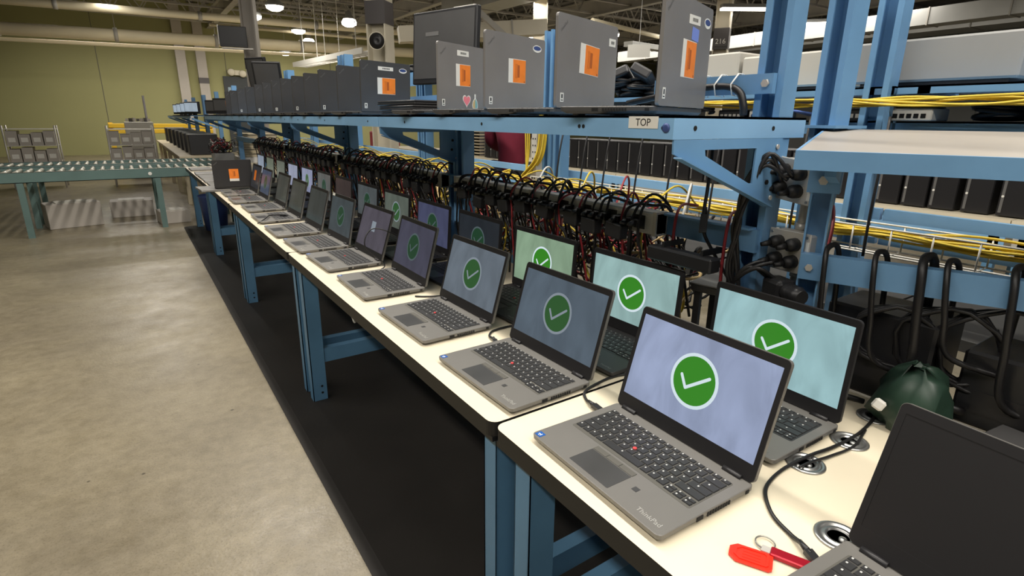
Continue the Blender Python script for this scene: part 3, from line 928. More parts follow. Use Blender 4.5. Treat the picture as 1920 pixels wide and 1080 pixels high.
def own_slot(o, mt):
    o.material_slots[0].link = 'OBJECT'; o.material_slots[0].material = mt
for o in SL[:4]: own_slot(find(o, 'lid'), M['lap_lid'])
own_slot(find(RR[0], 'base'), M['lap_grey'])  # grey put on this black laptop's base for the light falling on it
L = [find(o, 'lid') for o in SL]
lid_sticker(L[0], 'orange_tag', -0.040, 0.055, 0.062, 0.138, TAG3, 'tag')
lid_sticker(L[0], 'white_label', -0.012, 0.068, 0.172, 0.190, [M['sticker_white'], M['ink_black']], 'strip', R(2))
lid_sticker(L[0], 'blue_label', 0.015, 0.065, 0.140, 0.166, [M['pale_blue']], 'plain', R(-3))
lid_sticker(L[0], 'oval_label', 0.100, 0.150, 0.174, 0.196, [M['sticker_white'], M['navy']], 'oval')
lid_sticker(L[1], 'orange_tag', -0.050, 0.055, 0.085, 0.158, TAG3, 'tag', R(-3))
lid_sticker(L[1], 'corner_label', 0.112, 0.152, 0.166, 0.186, [M['sticker_white'], M['ink_black']], 'strip')
lid_sticker(L[2], 'orange_tag', -0.045, 0.050, 0.080, 0.150, TAG3, 'tag')
lid_sticker(L[2], 'oval_label', 0.090, 0.142, 0.178, 0.200, [M['sticker_white'], M['navy']], 'oval')
lid_sticker(L[3], 'orange_tag', -0.060, 0.030, 0.082, 0.155, TAG3, 'tag')
lid_sticker(L[3], 'white_label', -0.052, 0.020, 0.182, 0.200, [M['sticker_white'], M['ink_black']], 'strip')
lid_sticker(L[3], 'heart_sticker', -0.020, 0.032, 0.008, 0.056, [M['sticker_white'], M['pink']], 'heart')
lid_sticker(L[3], 'bottle_sticker', 0.042, 0.080, 0.006, 0.058, [M['sticker_white'], M['tan'], M['teal']], 'bottle')
lid_sticker(L[4], 'orange_tag', -0.060, 0.058, 0.078, 0.150, TAG3, 'tag')
lid_sticker(L[4], 'white_label', -0.055, 0.045, 0.182, 0.198, [M['sticker_white'], M['ink_black']], 'strip')
lid_sticker(L[4], 'oval_label', 0.085, 0.140, 0.176, 0.198, [M['sticker_white'], M['navy']], 'oval')
lid_sticker(L[5], 'orange_tag', 0.02, 0.11, 0.078, 0.150, TAG3, 'tag')
lid_sticker(L[6], 'white_strip', 0.085, 0.105, 0.075, 0.150, [M['sticker_white']], 'plain')
lid_sticker(L[10], 'starburst_sticker', -0.02, 0.07, 0.045, 0.115, [M['sticker_white']], 'burst')
lid_sticker(L[10], 'scattered_stickers', -0.06, 0.06, 0.115, 0.180, [M['sticker_white']], 'scatter')
s = MB(); s.prism([(0.0077, -0.02, 0.07), (0.0077, 0.05, 0.07), (0.0077, 0.02, 0.16)], (0.0004, 0, 0)); s.build('triangle_sticker', M['sticker_white'], L[12])
lid_sticker(L[13], 'white_strip', 0.02, 0.04, 0.075, 0.15, [M['sticker_white']], 'plain')
for k, i in enumerate((0, 1, 2, 3, 4, 6, 8, 10, 12, 14)):
    lid_sticker(L[i], 'corner_sticker', -0.145, -0.128, 0.014, 0.036, [M['sticker_white'], M['ink_black']], 'small')

# the lid standing with its back to us, and shut laptops beyond
fxy = (0.03+LW/2, 4.33+LD)
T_rev = dup(T_shelf); T_rev.name = 'laptop'
for c in list(find(T_rev, 'lid').children):
    if 'sticker' in c.name or 'tag' in c.name or 'label' in c.name: bpy.data.objects.remove(c)
tag(T_rev, 'black lid with one orange tag, standing back to us across the bench', 'laptop', 'dark laptops on the upper shelf')
del T_rev['group']
T_rev.location = (0.185, 4.56, B+0.02); T_rev.rotation_euler = (0, 0, R(-90-8))
find(T_rev, 'lid').rotation_euler = (0, R(2), 0)
own_slot(find(T_rev, 'lid'), M['lap_black']); own_slot(find(T_rev, 'base'), M['lap_black'])
lid_sticker(find(T_rev, 'lid'), 'orange_tag', -0.03, 0.05, 0.065, 0.145, [M['sticker_orange'], M['sticker_orange'], M['ink']], 'tag')
lid_sticker(find(T_rev, 'lid'), 'white_strip', -0.03, 0.05, 0.045, 0.065, [M['sticker_white']], 'plain')

def shut_laptop(x, y, z, rz, label, group, mt=M['lap_grey']):
    e = empty('closed_laptop', (x, y, z), rz); tag(e, label, 'laptop', group)
    b = MB(); b.bb(0, LD, -LW/2, LW/2, 0.001, 0.0105, bev=0.003); b.build('base', mt, e)
    b = MB(); b.bb(0.001, LD-0.002, -LW/2+0.001, LW/2-0.001, 0.0112, 0.019, bev=0.002); b.build('lid', mt, e)
    return e
shut_laptop(-0.105, 4.49, B, R(3), 'thin shut laptop jutting past the bench edge under the dark lid', None, M['lap_grey'])
for i, (y, lb) in enumerate(((4.83, 'closest to the jutting one'), (5.22, 'second from the jutting one'), (5.60, 'third from the jutting one'), (6.01, 'fourth from the jutting one'), (6.62, 'closest to the roller conveyor'))):
    shut_laptop(0.01, y, B, R(random.uniform(-2, 2)), 'flat shut grey laptop on the far bench, '+lb, 'shut laptops on the far bench')
for i, lb in enumerate(('lowest of the stack beside the heart-stickered lid', 'middle of the stack beside the heart-stickered lid', 'topmost of the stack beside the heart-stickered lid')):
    shut_laptop(0.375+0.004*i, 1.33+0.01*i, Z_SH+0.0195*i, R(-2+3*i), 'black shut laptop, '+lb, 'shut laptops stacked on the shelf', M['lap_black'])

# ================================================================== RACK OVER THE BENCH
def upright(mb, xa, y0, z0, z1, dx=0.056, wy=0.066, t=0.005, lip=0.016):
    """lipped channel post, its open side towards -x"""
    mb.bb(xa, xa+dx, y0, y0+t, z0, z1); mb.bb(xa, xa+dx, y0+wy-t, y0+wy, z0, z1); mb.bb(xa+dx-t, xa+dx, y0+t, y0+wy-t, z0, z1)
    mb.bb(xa, xa+t, y0+t, y0+lip, z0, z1); mb.bb(xa, xa+t, y0+wy-lip, y0+wy-t, z0, z1)

XF, XB = 0.324, 0.785
PITCHY = 1.516
def make_bay(i, label, top_z0, top_z1, ylen=PITCHY, labels=False):
    y0 = -0.126+PITCHY*i; y1 = y0+ylen-0.004
    e = empty('shelf_rack', (0, 0, B)); tag(e, label, 'rack', 'blue racks in a row on the benches')
    e.location = (0, y0, B)
    L_ = y1-y0
    zz = lambda v: v-B
    d = MB(); d.bb(XF, XB, 0, L_, zz(1.3585), zz(1.3635)); d.build('deck', M['blue'], e)
    lp = MB(); lp.bb(XF, XF+0.004, 0, L_, zz(1.319), zz(1.3635)); lp.bb(XF+0.004, XF+0.02, 0.004, L_-0.004, zz(1.319), zz(1.323)); lp.bb(XB-0.004, XB, 0, L_, zz(1.319), zz(1.3635)); lp.build('front_lip', M['blue_lit'], e)
    for yy in (0, L_-0.004):
        el = MB(); el.bb(XF+0.004, XB-0.004, yy, yy+0.004, zz(1.319), zz(1.3635)); el.build('end_lip', M['blue_lit'], e)
    def hole(c, ax, r=0.0045):
        h = MB(); h.lathe([(r, 0.0), (r, 0.0012)], c=c, n=10, axis=ax); h.build('bolt_hole', M['dark_hole'], e)
    ys = (0.025, 0.27, 0.70, 1.25) if i == 0 else (0.12, 0.75, 1.3)
    for yv in ys:
        hole((XF-0.001, yv, zz(1.340)), 'X')
        if yv == 0.27: hole((XF-0.001, yv-0.014, zz(1.340)), 'X')
    if i == 0:
        for xv in (0.387, 0.655): hole((xv, -0.001, zz(1.340)), 'Y', 0.005)
    if i == 0:
        h = MB(); h.lathe([(0.009, 0.002), (0.009, 0.0), (0.005, -0.001), (0.001, -0.001)], c=(XF-0.0015, 0.018, zz(1.340)), n=18, axis='X'); h.build('lip_plug', M['navy'], e)
    for k, (yp, s, zt) in enumerate(((0.004, -1, top_z0), (L_-0.070, 1, top_z1))):
        u = MB(); upright(u, 0.677, yp, zz(B), zz(zt)); u.bb(0.655, 0.76, yp, yp+0.066, zz(B), zz(B+0.006)); u.build('upright', M['blue'], e)
        g = MB(); yg = 0.0 if k == 0 else L_-0.004
        outer = [(0.282, yg, zz(1.3185)), (0.290, yg, zz(1.292)), (0.660, yg, zz(1.165)), (0.700, yg, zz(1.165)), (0.700, yg, zz(1.3185))]
        inner = [(0.425, yg, zz(1.298)), (0.428, yg, zz(1.286)), (0.590, yg, zz(1.222)), (0.602, yg, zz(1.222)), (0.602, yg, zz(1.298))]
        outer = [(max(p[0], XF+0.004) if j == 0 else max(p[0], XF+0.006), p[1], p[2]) for j, p in enumerate(outer)]
        g.ring(outer, inner, (0, 0.004, 0))
        g.bar((XF+0.01, yg-0.008, zz(1.285)), (0.665, yg-0.008, zz(1.167)), 0.003, 0.020, upv=(0, 1, 0))
        g.build('gusset_bracket', M['blue'], e)
        for bx, bz, mb_ in ((0.68, 1.30, 'steel'), (0.66, 1.262, 'dark_hole'), (0.655, 1.222, 'dark_hole'), (0.678, 1.185, 'steel')):
            bo = MB(); bo.lathe([(0.006, -0.003), (0.006, 0.0)], c=(bx, yg-0.0005, zz(bz)), n=6, axis='Y'); bo.build('bolt', M[mb_], e)
    bm_ = MB(); bm_.bb(0.664, 0.676, 0.01, L_-0.01, zz(1.052), zz(1.108)); bm_.bb(0.645, 0.676, 0.02, L_-0.02, zz(1.107), zz(1.112)); bm_.build('lower_beam', M['blue'], e)
    bm_ = MB(); bm_.bb(0.662, 0.676, 0.02, 0.36 if i == 0 else L_-0.02, zz(1.414), zz(1.457)); bm_.build('upper_beam', M['blue'], e)
    bo = MB(); bo.lathe([(0.009, -0.006), (0.009, 0.0)], c=(0.661, 0.036, zz(1.436)), n=6, axis='X'); bo.build('beam_bolt', M['steel'], e)
    if labels:
        lb = MB(); lb.bb(XF-0.0012, XF-0.0004, 0.038, 0.116, zz(1.3385), zz(1.3615)); lb.build('shelf_label', M['sticker_white'], e)
        text_mesh('shelf_lettering', 'TOP', 0.0205, M['ink_black'], e, (XF-0.0014, 0.077, zz(1.3495)), (R(90), 0, R(-90)), 0.0002)
    return e
make_bay(0, 'blue rack with the TOP label on its shelf lip', 2.6, 1.50, labels=True)
make_bay(1, 'blue rack whose shelf carries the oval-labelled lid past the shut stack', 1.50, 1.74)
make_bay(2, 'blue rack whose shelf carries the starburst-stickered lid', 1.74, 1.74)
make_bay(3, 'blue rack at the conveyor end of the row', 1.74, 1.74)

# power strips bolted along the racks, with their plugs
def make_strip(y0, y1, label):
    e = empty('power_strip', (0.64, y0, 1.052)); tag(e, label, 'power strip', 'grey power strips along the racks')
    s = MB(); s.bb(-0.022, 0.022, 0, y1-y0, 0.0, 0.062, bev=0.004); s.build('channel', M['alu'], e)
    n = int((y1-y0)/0.11)
    for i in range(n):
        yc = 0.06+i*0.11
        k = MB(); k.bb(-0.024, -0.021, yc-0.020, yc+0.020, 0.012, 0.050); k.build('socket', M['black'], e)
    for f in (0.0, 0.5, 0.985):
        c = MB(); c.bb(-0.0235, 0.0225, f*(y1-y0), f*(y1-y0)+0.012, -0.002, 0.064); c.build('end_cap' if f != 0.5 else 'joint_cover', M['steel'], e)
strips = [(0.15, 1.30, 'grey power strip behind the aqua and pale green screens'), (1.42, 2.84, 'grey power strip behind the violet-grey and grey-green screens'), (2.95, 4.36, 'grey power strip behind the lilac-white screen'), (4.47, 5.85, 'grey power strip at the conveyor end of the racks')]
for a in strips: make_strip(*a)
# fourth bay onwards, beyond the last bench
make_bay(4, 'blue rack carrying the orange-tagged black monitor', 1.74, 1.74)

# ------------------------------------------------------------------ plugs, adapters and cords on the strips
rnd = random.Random(11)
def cord(name, pts, r, mt, label, cat, group, plug=None, plug_mt=None):
    c = MB(); c.tube(spline(pts, 6), r, 6)
    o = c.build(name, mt)
    tag(o, label, cat, group)
    if plug:
        a, b, wd, ht = plug
        p = MB(); p.bar(a, b, wd, ht)
        p.tube([Vector(b), Vector(b)+(Vector(b)-Vector(a)).normalized()*0.02], [wd*0.4, r], 8)
        po = p.build('plug', plug_mt or M['black']); po.parent = o
    return o

zones = ['behind the aqua and pale green screens', 'behind the violet-grey and grey-green screens', 'behind the lilac-white screen', 'towards the conveyor end']
for i, (ya, yb, _) in enumerate(strips):
    nblk = (26, 30, 26, 20)[i]
    zone = zones[i]
    for k in range(nblk):
        y = ya+0.03+(yb-ya-0.06)*(k+rnd.random()*0.8)/nblk
        dy = rnd.uniform(-0.10, 0.10)
        x_end = rnd.uniform(0.625, 0.70)
        zo = rnd.uniform(1.122, 1.165)
        zf = rnd.uniform(1.02, 1.07)
        pts = [(rnd.uniform(0.72, 0.86), y+dy*1.6, rnd.uniform(0.80, 0.92)), (rnd.uniform(0.70, 0.73), y+dy, 1.09), (0.665, y+dy*0.6, zo), (0.612, y+dy*0.2, 1.115+rnd.uniform(-0.01, 0.015)),
               (0.598, y, zf), (0.612, y-dy*0.4, 0.995), (0.628, y-dy*0.9, 0.90), (x_end, y-dy*1.2, 0.775)]
        cord('power_cable', pts, rnd.uniform(0.0032, 0.0045), M['cord_black'], 'black power cord draped over the grey power strip '+zone, 'cord', 'black cords over the strip '+zone,
             plug=((0.624, y+0.012, 1.083), (0.590, y+0.012, 1.081), 0.026, 0.020))
    nred = (7, 8, 7, 5)[i]
    for k in range(nred):
        y = ya+0.05+(yb-ya-0.1)*(k+rnd.random()*0.7)/nred
        dy = rnd.uniform(-0.08, 0.08)
        pts = [(0.76, y+dy, 0.90), (0.715, y+dy, 1.08), (0.66, y+dy*0.6, rnd.uniform(1.125, 1.16)), (0.606, y, 1.10), (0.600, y-0.01, 1.03), (0.614, y-dy*0.3, 0.97), (0.640, y-dy, 0.79)]
        cord('network_cable', pts, 0.0034, M['cord_red'], 'red cord looped over the grey power strip '+zone, 'cord', 'red cords over the strip '+zone)
    nyl = (3, 5, 5, 3)[i]
    for k in range(nyl):
        y = ya+0.1+(yb-ya-0.2)*(k+rnd.random())/nyl
        pts = [(1.15, y+0.15, 1.06), (0.95, y+0.08, 1.12+rnd.random()*0.03), (0.78, y+0.03, 1.10), (0.705, y, 1.02), (0.70, y-0.02, 0.90), (0.66, y-0.04, 0.78)]
        cord('network_cable', pts, 0.0034, M['cord_yellow'], 'yellow cord arching down behind the grey power strip '+zone, 'cord', 'yellow cords behind the strip '+zone)
    # adapters hanging on the front of the strip
    nad = (9, 11, 11, 9)[i]
    proto = None
    for k in range(nad):
        y = ya+0.05+(yb-ya-0.1)*(k+0.2+rnd.random()*0.5)/nad
        if proto is None:
            e = empty('power_adapter')
            s = MB(); s.box((0, 0, 0), (0.036, 0.062, 0.046), bev=0.005, seg=2); s.build('housing', M['black'], e)
            s = MB(); s.tube([(-0.004, 0.031, -0.006), (-0.004, 0.046, -0.006), (-0.004, 0.055, -0.012)], [0.006, 0.005, 0.003], 8); s.build('strain_relief', M['black_soft'], e)
            o = proto = e
        else:
            o = dup(proto)
        o.location = (0.5985+rnd.uniform(-0.004, 0), y, 1.052+rnd.uniform(-0.018, 0.012)); o.rotation_euler = (rnd.uniform(-0.15, 0.15), 0, 0)
        tag(o, 'black power adapter plugged into the grey strip '+zone, 'power adapter', 'adapters on the strip '+zone)
    # uncountable wiring behind and under the strip
    t = MB()
    for k in range(150):
        y = rnd.uniform(ya+0.02, yb-0.02)
        x = rnd.uniform(0.78, 1.05)
        P = [(x, y, rnd.uniform(0.77, 1.02))]
        for q in range(4):
            l = P[-1]; P.append((min(1.12, max(0.77, l[0]+rnd.uniform(-0.09, 0.09))), min(yb-0.01, max(ya+0.01, l[1]+rnd.uniform(-0.14, 0.14))), min(1.05, max(0.765, l[2]+rnd.uniform(-0.11, 0.11)))))
        t.tube(spline(P, 4), rnd.uniform(0.003, 0.0055), 5, mi=rnd.choice([0, 0, 0, 0, 0, 1, 2, 3]))
    o = t.build('cable_tangle', [M['cord_black'], M['cord_red'], M['tan'], M['cord_yellow']])
    tag(o, 'dense snarl of wiring under and behind the grey power strip '+zone, 'cables', kind='stuff')
    for k in range((7, 9, 9, 7)[i]):
        e = empty('laptop_charger', (rnd.uniform(0.70, 0.74), ya+0.08+(yb-ya-0.2)*k/9, B+0.0155), rnd.uniform(0, 3))
        tag(e, 'black laptop charger brick lying in the wiring '+zone, 'charger', 'charger bricks in the wiring '+zone)
        s = MB(); s.box((0, 0, 0), (0.11, 0.05, 0.03), bev=0.006, seg=2); s.build('housing', M['black'], e)

# dark dock lying on the bench back, with its cord (pale wedge in the gap behind the aqua screens)
e = empty('docking_station', (0.735, -0.06, B+0.18), R(12)); tag(e, 'dark flat dock with pale rim behind the seam between benches', 'docking station')
s = MB(); s.box((0, 0, 0), (0.12, 0.24, 0.022), bev=0.004); s.build('housing', M['lap_dark'], e)
s = MB(); s.bb(-0.062, 0.062, -0.122, 0.122, 0.010, 0.013); s.build('rim', M['grey_box2'], e)
for sx, sy in ((-1, -1), (1, -1), (-1, 1), (1, 1)):
    s = MB(); s.bb(sx*0.05-0.008, sx*0.05+0.008, sy*0.1-0.008, sy*0.1+0.008, -0.18, -0.01); s.build('leg', M['black'], e)
cord('power_cable', [(0.70, -0.04, 0.955), (0.66, -0.01, 1.03), (0.63, 0.01, 1.10), (0.66, 0.03, 1.20), (0.69, 0.05, 1.33)], 0.0045, M['cord_black'], 'black cord rising from the pale-rimmed dock past the blue beam', 'cord', None,
     plug=((0.628, 0.008, 1.085), (0.640, 0.016, 1.128), 0.018, 0.018))
e = empty('power_brick', (0.585, 0.03, 1.020)); tag(e, 'long black power brick hung under the blue beam end', 'power brick')
s = MB(); s.bb(-0.02, 0.02, -0.10, 0.10, -0.018, 0.018, bev=0.004); s.build('housing', M['black'], e)
for yy in (-0.06, 0.06):
    s = MB(); s.bb(-0.003, 0.075, yy-0.004, yy+0.004, 0.017, 0.031); s.build('strap', M['black_soft'], e)
for y, lb in ((0.10, 'beside the blue beam end'), (-0.055, 'crossing the blue beam end in front of its post')):
    cord('network_cable', [(0.80, y+0.06, 1.12), (0.70, y+0.03, 1.135), (0.638, y, 1.118), (0.625, y-0.005, 1.05), (0.622, y-0.01, 0.95), (0.63, y-0.02, 0.80)], 0.004, M['cord_red'], 'red cord '+lb, 'cord', None)

# ------------------------------------------------------------------ metal outlet boxes on the first post
def outlet_box(loc, label, tilt, two=False):
    e = empty('outlet_box', loc, R(-8)); tag(e, label, 'outlet box'); e.rotation_euler = (R(tilt), 0, R(-8))
    s = MB(); s.bb(0.0, 0.045, -0.05, 0.05, -0.044, 0.044, bev=0.004); s.build('housing', M['steel'], e)
    s = MB(); s.bb(-0.004, 0.0005, -0.054, 0.054, -0.048, 0.048, bev=0.002); s.build('cover_plate', M['steel'], e)
    for sy in (-0.046, 0.046):
        for sz in (-0.04, 0.04):
            c = MB(); c.lathe([(0.003, -0.006), (0.003, -0.003)], c=(0, sy, sz), n=8, axis='X'); c.build('screw', M['chrome'], e)
    c = MB(); c.bb(-0.0052, -0.004, -0.053, -0.045, -0.035, 0.030); c.build('white_label', M['sticker_white'], e)
    for sy in (0.024, -0.018):
        for sz in (0.019, -0.021):
            p = MB(); p.tube([(-0.003, sy, sz), (-0.022, sy, sz), (-0.030, sy+0.004, sz-0.002)], [0.0155, 0.0150, 0.011], 14)
            p.tube([(-0.030, sy+0.004, sz-0.002), (-0.05, sy+0.012, sz-0.006)], [0.008, 0.005], 8)
            p.build('plug', M['black_soft'], e)
    return e
outlet_box((0.70, -0.178, 1.066), 'lower metal outlet box with four black plugs, beside the first blue post', 0)
outlet_box((0.71, -0.160, 1.226), 'upper metal outlet box with black plugs, under the shelf end', 6)
e = empty('conduit_pipe', (0.725, -0.180, B)); tag(e, 'grey conduit joining the two metal outlet boxes', 'conduit')
s = MB(); s.cyl((0.02, 0, 0.0), (0.02, 0, 0.275), 0.011, 12); s.cyl((0.03, 0.01, 0.355), (0.03, 0.01, 0.435), 0.009, 12); s.build('tube', M['steel'], e)
s = MB(); s.cyl((0.02, 0, 0.25), (0.02, 0, 0.275), 0.015, 6); s.cyl((0.03, 0.01, 0.355), (0.03, 0.01, 0.375), 0.014, 6); s.build('fitting', M['steel'], e)
for k in range(6):
    q = lambda v: rnd.uniform(-v, v)
    cord('power_cable', [(0.668, -0.160+q(0.02), 1.235+q(0.015)), (0.635, -0.135+q(0.012), 1.27+q(0.02)), (0.615+q(0.008), -0.105+q(0.012), 1.21), (0.605+q(0.012), -0.090+q(0.014), 1.12), (0.612+q(0.014), -0.095+q(0.014), 1.02), (0.628+q(0.014), -0.105+q(0.015), 0.92), (0.66+q(0.02), -0.12+q(0.03), 0.79)], 0.0046, M['cord_black'],
         'black cord falling from the outlet boxes along the first blue post', 'cord', 'cords falling along the first post')
for k in range(4):
    a = k*0.02
    cord('power_cable', [(0.655, -0.155-a*0.5, 1.045-(k % 2)*0.04), (0.62, -0.13-a*0.4, 1.03), (0.62, -0.10, 0.98), (0.64, -0.09+a*0.3, 0.90), (0.66, -0.07+a, 0.78)], 0.0046, M['cord_black'],
         'black cord curling out of the lower outlet box', 'cord', 'cords from the lower outlet box')
e = empty('plug_adapter', (0.66, -0.19, 0.985), R(-20)); tag(e, 'big ribbed black connector below the lower outlet box', 'connector')
s = MB(); s.box((0, 0.0, 0), (0.05, 0.06, 0.05), bev=0.01, seg=2); s.tube([(0, -0.03, 0), (0, -0.036, 0), (0, -0.044, 0), (0, -0.052, 0), (0, -0.06, 0), (0, -0.075, 0)], [0.022, 0.018, 0.022, 0.018, 0.022, 0.016], 12); s.build('housing', M['black'], e)
s = MB(); s.bb(-0.02, 0.02, -0.02, 0.02, -0.235, -0.02); s.build('foot', M['black'], e)

# thick cord strapped to the upper beam of the first rack
e = cord('power_cable', [(0.652, 0.32, 1.40), (0.652, 0.16, 1.422), (0.652, 0.07, 1.432), (0.652, 0.0, 1.432), (0.650, -0.035, 1.418), (0.650, -0.048, 1.39), (0.652, -0.050, 1.368)], 0.0085, M['cord_black'], 'thick black cord strapped to the upper blue beam with white ties', 'cord', None)
for y in (0.07, 0.025, -0.02):
    s = MB(); s.tube([(0.660, y, 1.460), (0.642, y+0.006, 1.436), (0.648, y+0.004, 1.412), (0.679, y+0.002, 1.410), (0.679, y, 1.460), (0.660, y, 1.460)], 0.0018, 5); s.build('zip_tie', M['sticker_white'], e)

# ------------------------------------------------------------------ angled rack at the near end
dr = Vector((0.37, -0.93, 0)).normalized(); nr = Vector((0.93, 0.37, 0)).normalized()
rzr = math.atan2(dr.y, dr.x)     # local +x runs along the rack, towards the camera's side
e = empty('shelf_rack', (0.715, -0.228, B), rzr); tag(e, 'blue rack set askew at the near end, with a grey board shelf', 'rack')
u = MB(); 
u.bb(-0.022, 0.022, 0.0, 0.004, 0, 0.49); u.bb(-0.022, -0.018, -0.034, 0.0, 0, 0.49); u.bb(0.018, 0.022, -0.034, 0.0, 0, 0.49); u.bb(-0.05, 0.05, -0.05, 0.05, 0, 0.008)
u.build('upright', M['blue'], e)
u = MB(); u.bb(-0.03, 0.032, -0.036, 0.006, 0.458, 0.506); u.lathe([(0.010, -0.044), (0.010, -0.036)], c=(0.0, 0, 0.485), n=6, axis='Y', mi=1); u.build('post_cap', [M['blue'], M['steel']], e)
bm_ = MB(); bm_.bb(-0.02, 1.3, -0.048, -0.036, 0.268, 0.325); bm_.bb(-0.02, 1.3, -0.036, -0.02, 0.320, 0.325); bm_.lathe([(0.008, -0.054), (0.008, -0.048)], c=(0.0, 0, 0.296), n=6, axis='Y', mi=1); bm_.build('lower_beam', [M['blue'], M['steel']], e)
u = MB(); u.bb(1.256, 1.30, 0.0, 0.004, 0, 0.49); u.bb(1.256, 1.26, -0.034, 0.0, 0, 0.49); u.bb(1.296, 1.30, -0.034, 0.0, 0, 0.49); u.build('upright', M['blue'], e)
# board shelf with blue lip
fl_ = Vector((0.526, -0.259, 0)) - Vector((0.715, -0.228, 0))
lx, ly = fl_.dot(dr), fl_.dot(Vector((-dr.y, dr.x, 0)))
tilt = R(4.5)
bd = MB(); bd.bb(0, 1.35, 0.0, 0.46, -0.004, 0.0); bo_ = bd.build('board', M['wood_grey'], e, loc=(lx, ly, 1.302-B), rot=(tilt, 0, 0))
lp = MB(); lp.bb(-0.002, 1.352, -0.005, 0.0, -0.036, 0.0005); lp.bb(-0.002, 0.003, 0.0, 0.46, -0.036, 0.0005); lp.bb(0.0, 1.35, 0.0, 0.02, -0.036, -0.032); lp.build('board_lip', M['blue'], e, loc=(lx, ly, 1.302-B), rot=(tilt, 0, 0))
bk = MB(); bk.bar((0.02, -0.03, 0.495), (lx+0.06, ly+0.03, 1.268-B), 0.02, 0.03); bk.bar((0.02, 0.0, 0.49), (lx+0.06, ly+0.30, 1.28-B), 0.02, 0.03); bk.build('arm', M['blue'], e)
# tall post behind it
e = empty('tall_post', (0.955, -0.095, B), R(-8)); tag(e, 'tall blue channel post rising behind the grey board shelf', 'post')
u = MB(); upright(u, -0.028, -0.033, 0.006, 1.85); u.build('channel', M['blue'], e)
u = MB(); u.bb(-0.06, 0.06, -0.06, 0.06, 0.590, 0.597); u.build('collar_plate', M['blue'], e)
u = MB(); u.bb(-0.06, 0.06, -0.06, 0.06, 0, 0.006); u.build('foot_plate', M['blue'], e)
# cords hanging on the lower beam of the askew rack
ab = lambda t, off, z: tuple(Vector((0.715, -0.228, 0))+dr*t+nr*off+Vector((0, 0, z)))
for k, (t, rr, dz) in enumerate(((0.03, 0.006, 0.30), (0.12, 0.006, 0.22), (0.20, 0.009, 0.27), (0.24, 0.006, 0.18), (0.34, 0.007, 0.26), (0.5, 0.006, 0.22), (0.7, 0.007, 0.25))):
    zb = B+0.335
    cord('power_cable', [ab(t+0.03, 0.05, zb-dz*0.7), ab(t+0.02, -0.005, zb-0.01), ab(t, -0.035, zb+0.008), ab(t, -0.062, zb-0.03), ab(t+0.01, -0.066, zb-dz*0.55), ab(t+0.03, -0.05, zb-dz), ab(t+0.12, -0.03, zb-dz-0.03)], rr, M['cord_black'],
         'black cord hooked over the askew rack\'s lower beam', 'cord', 'cords hooked over the askew rack')
for k in range(3):
    c0 = Vector(ab(0.18+0.09*k, 0.0, B+0.16)); rr = 0.075+0.015*k
    t = MB(); P = []
    for i in range(60):
        a = i*0.33; q = rr*(1+0.05*math.sin(i*1.7))
        P.append(c0+dr*q*math.cos(a)+Vector((0, 0, q*math.sin(a)*0.9))+nr*(-0.02+0.0006*i))
    t.tube(P, 0.005, 6)
    o = t.build('cable_coil', M['cord_black']); tag(o, 'coil of black cable hung behind the bright aqua screen', 'cable', 'coils behind the bright aqua screen')
e = empty('plastic_bag', (0.715, -0.475, B)); tag(e, 'crumpled dark green bag on the bench behind the aqua screen', 'bag')
s = MB(); s.lathe([(0.055, 0), (0.07, 0.03), (0.066, 0.075), (0.045, 0.115), (0.02, 0.135), (0.001, 0.14)], n=18)
for v in s.bm.verts: v.co += Vector((rnd.uniform(-1, 1), rnd.uniform(-1, 1), rnd.uniform(-0.6, 0.6) if v.co.z > 0.01 else 0))*0.012
s.build('sack', mat('dark_green_film', (40, 62, 50), 0.4, 0, 0.5, 0.3, 14), e)
s = MB(); s.box((-0.066, 0.035, 0.055), (0.014, 0.022, 0.022), rot=(0.4, 0.3, 0.2), bev=0.004); s.build('paper_tag', M['sticker_white'], e)
for k, (px_, py_, sz_, lb) in enumerate(((0.86, -0.36, (0.16, 0.22, 0.20), 'tall black box behind the green bag'), (0.90, -0.66, (0.16, 0.30, 0.16), 'long black box at the bench back, past the green bag'), (0.86, -1.0, (0.2, 0.26, 0.24), 'black box furthest along the bench back past the green bag'))):
    e = empty('equipment_box', (px_, py_, B+0.003)); tag(e, lb, 'box')
    s = MB(); s.bb(-sz_[0]/2, sz_[0]/2, -sz_[1]/2, sz_[1]/2, 0, sz_[2], bev=0.006); s.build('housing', M['black'], e)
    s = MB(); s.bb(-sz_[0]/2-0.002, -sz_[0]/2+0.001, -sz_[1]*0.4, sz_[1]*0.4, sz_[2]*0.2, sz_[2]*0.5); s.build('vent_panel', M['bezel'], e)
e = empty('thin_client', (0.66, -0.74, B), R(-8)); tag(e, 'low dark box on the bench behind the half-seen near laptop', 'computer')
s = MB(); s.bb(-0.09, 0.09, -0.15, 0.15, 0.003, 0.055, bev=0.004); s.build('housing', M['lap_dark'], e)
s = MB(); s.bb(-0.092, -0.088, -0.13, 0.13, 0.015, 0.045); s.build('front_grille', M['black'], e)

# ------------------------------------------------------------------ things lying on the near bench
# half-seen laptop at the frame edge
o = dup(FR[0])
for c in list(find(o, 'lid').children):
    if c.name.startswith('check_emblem'): bpy.data.objects.remove(c)
tag(o, 'half-seen grey open laptop by the large grommet, its screen turned off', 'laptop', 'grey laptops along the bench edge')
o.location = (0.0115, -0.718, B); o.rotation_euler = (0, 0, R(-5))
find(o, 'lid').rotation_euler = (0, R(19), 0)
sl = find(find(o, 'lid'), 'screen').material_slots[0]; sl.link = 'OBJECT'; sl.material = M['bezel']
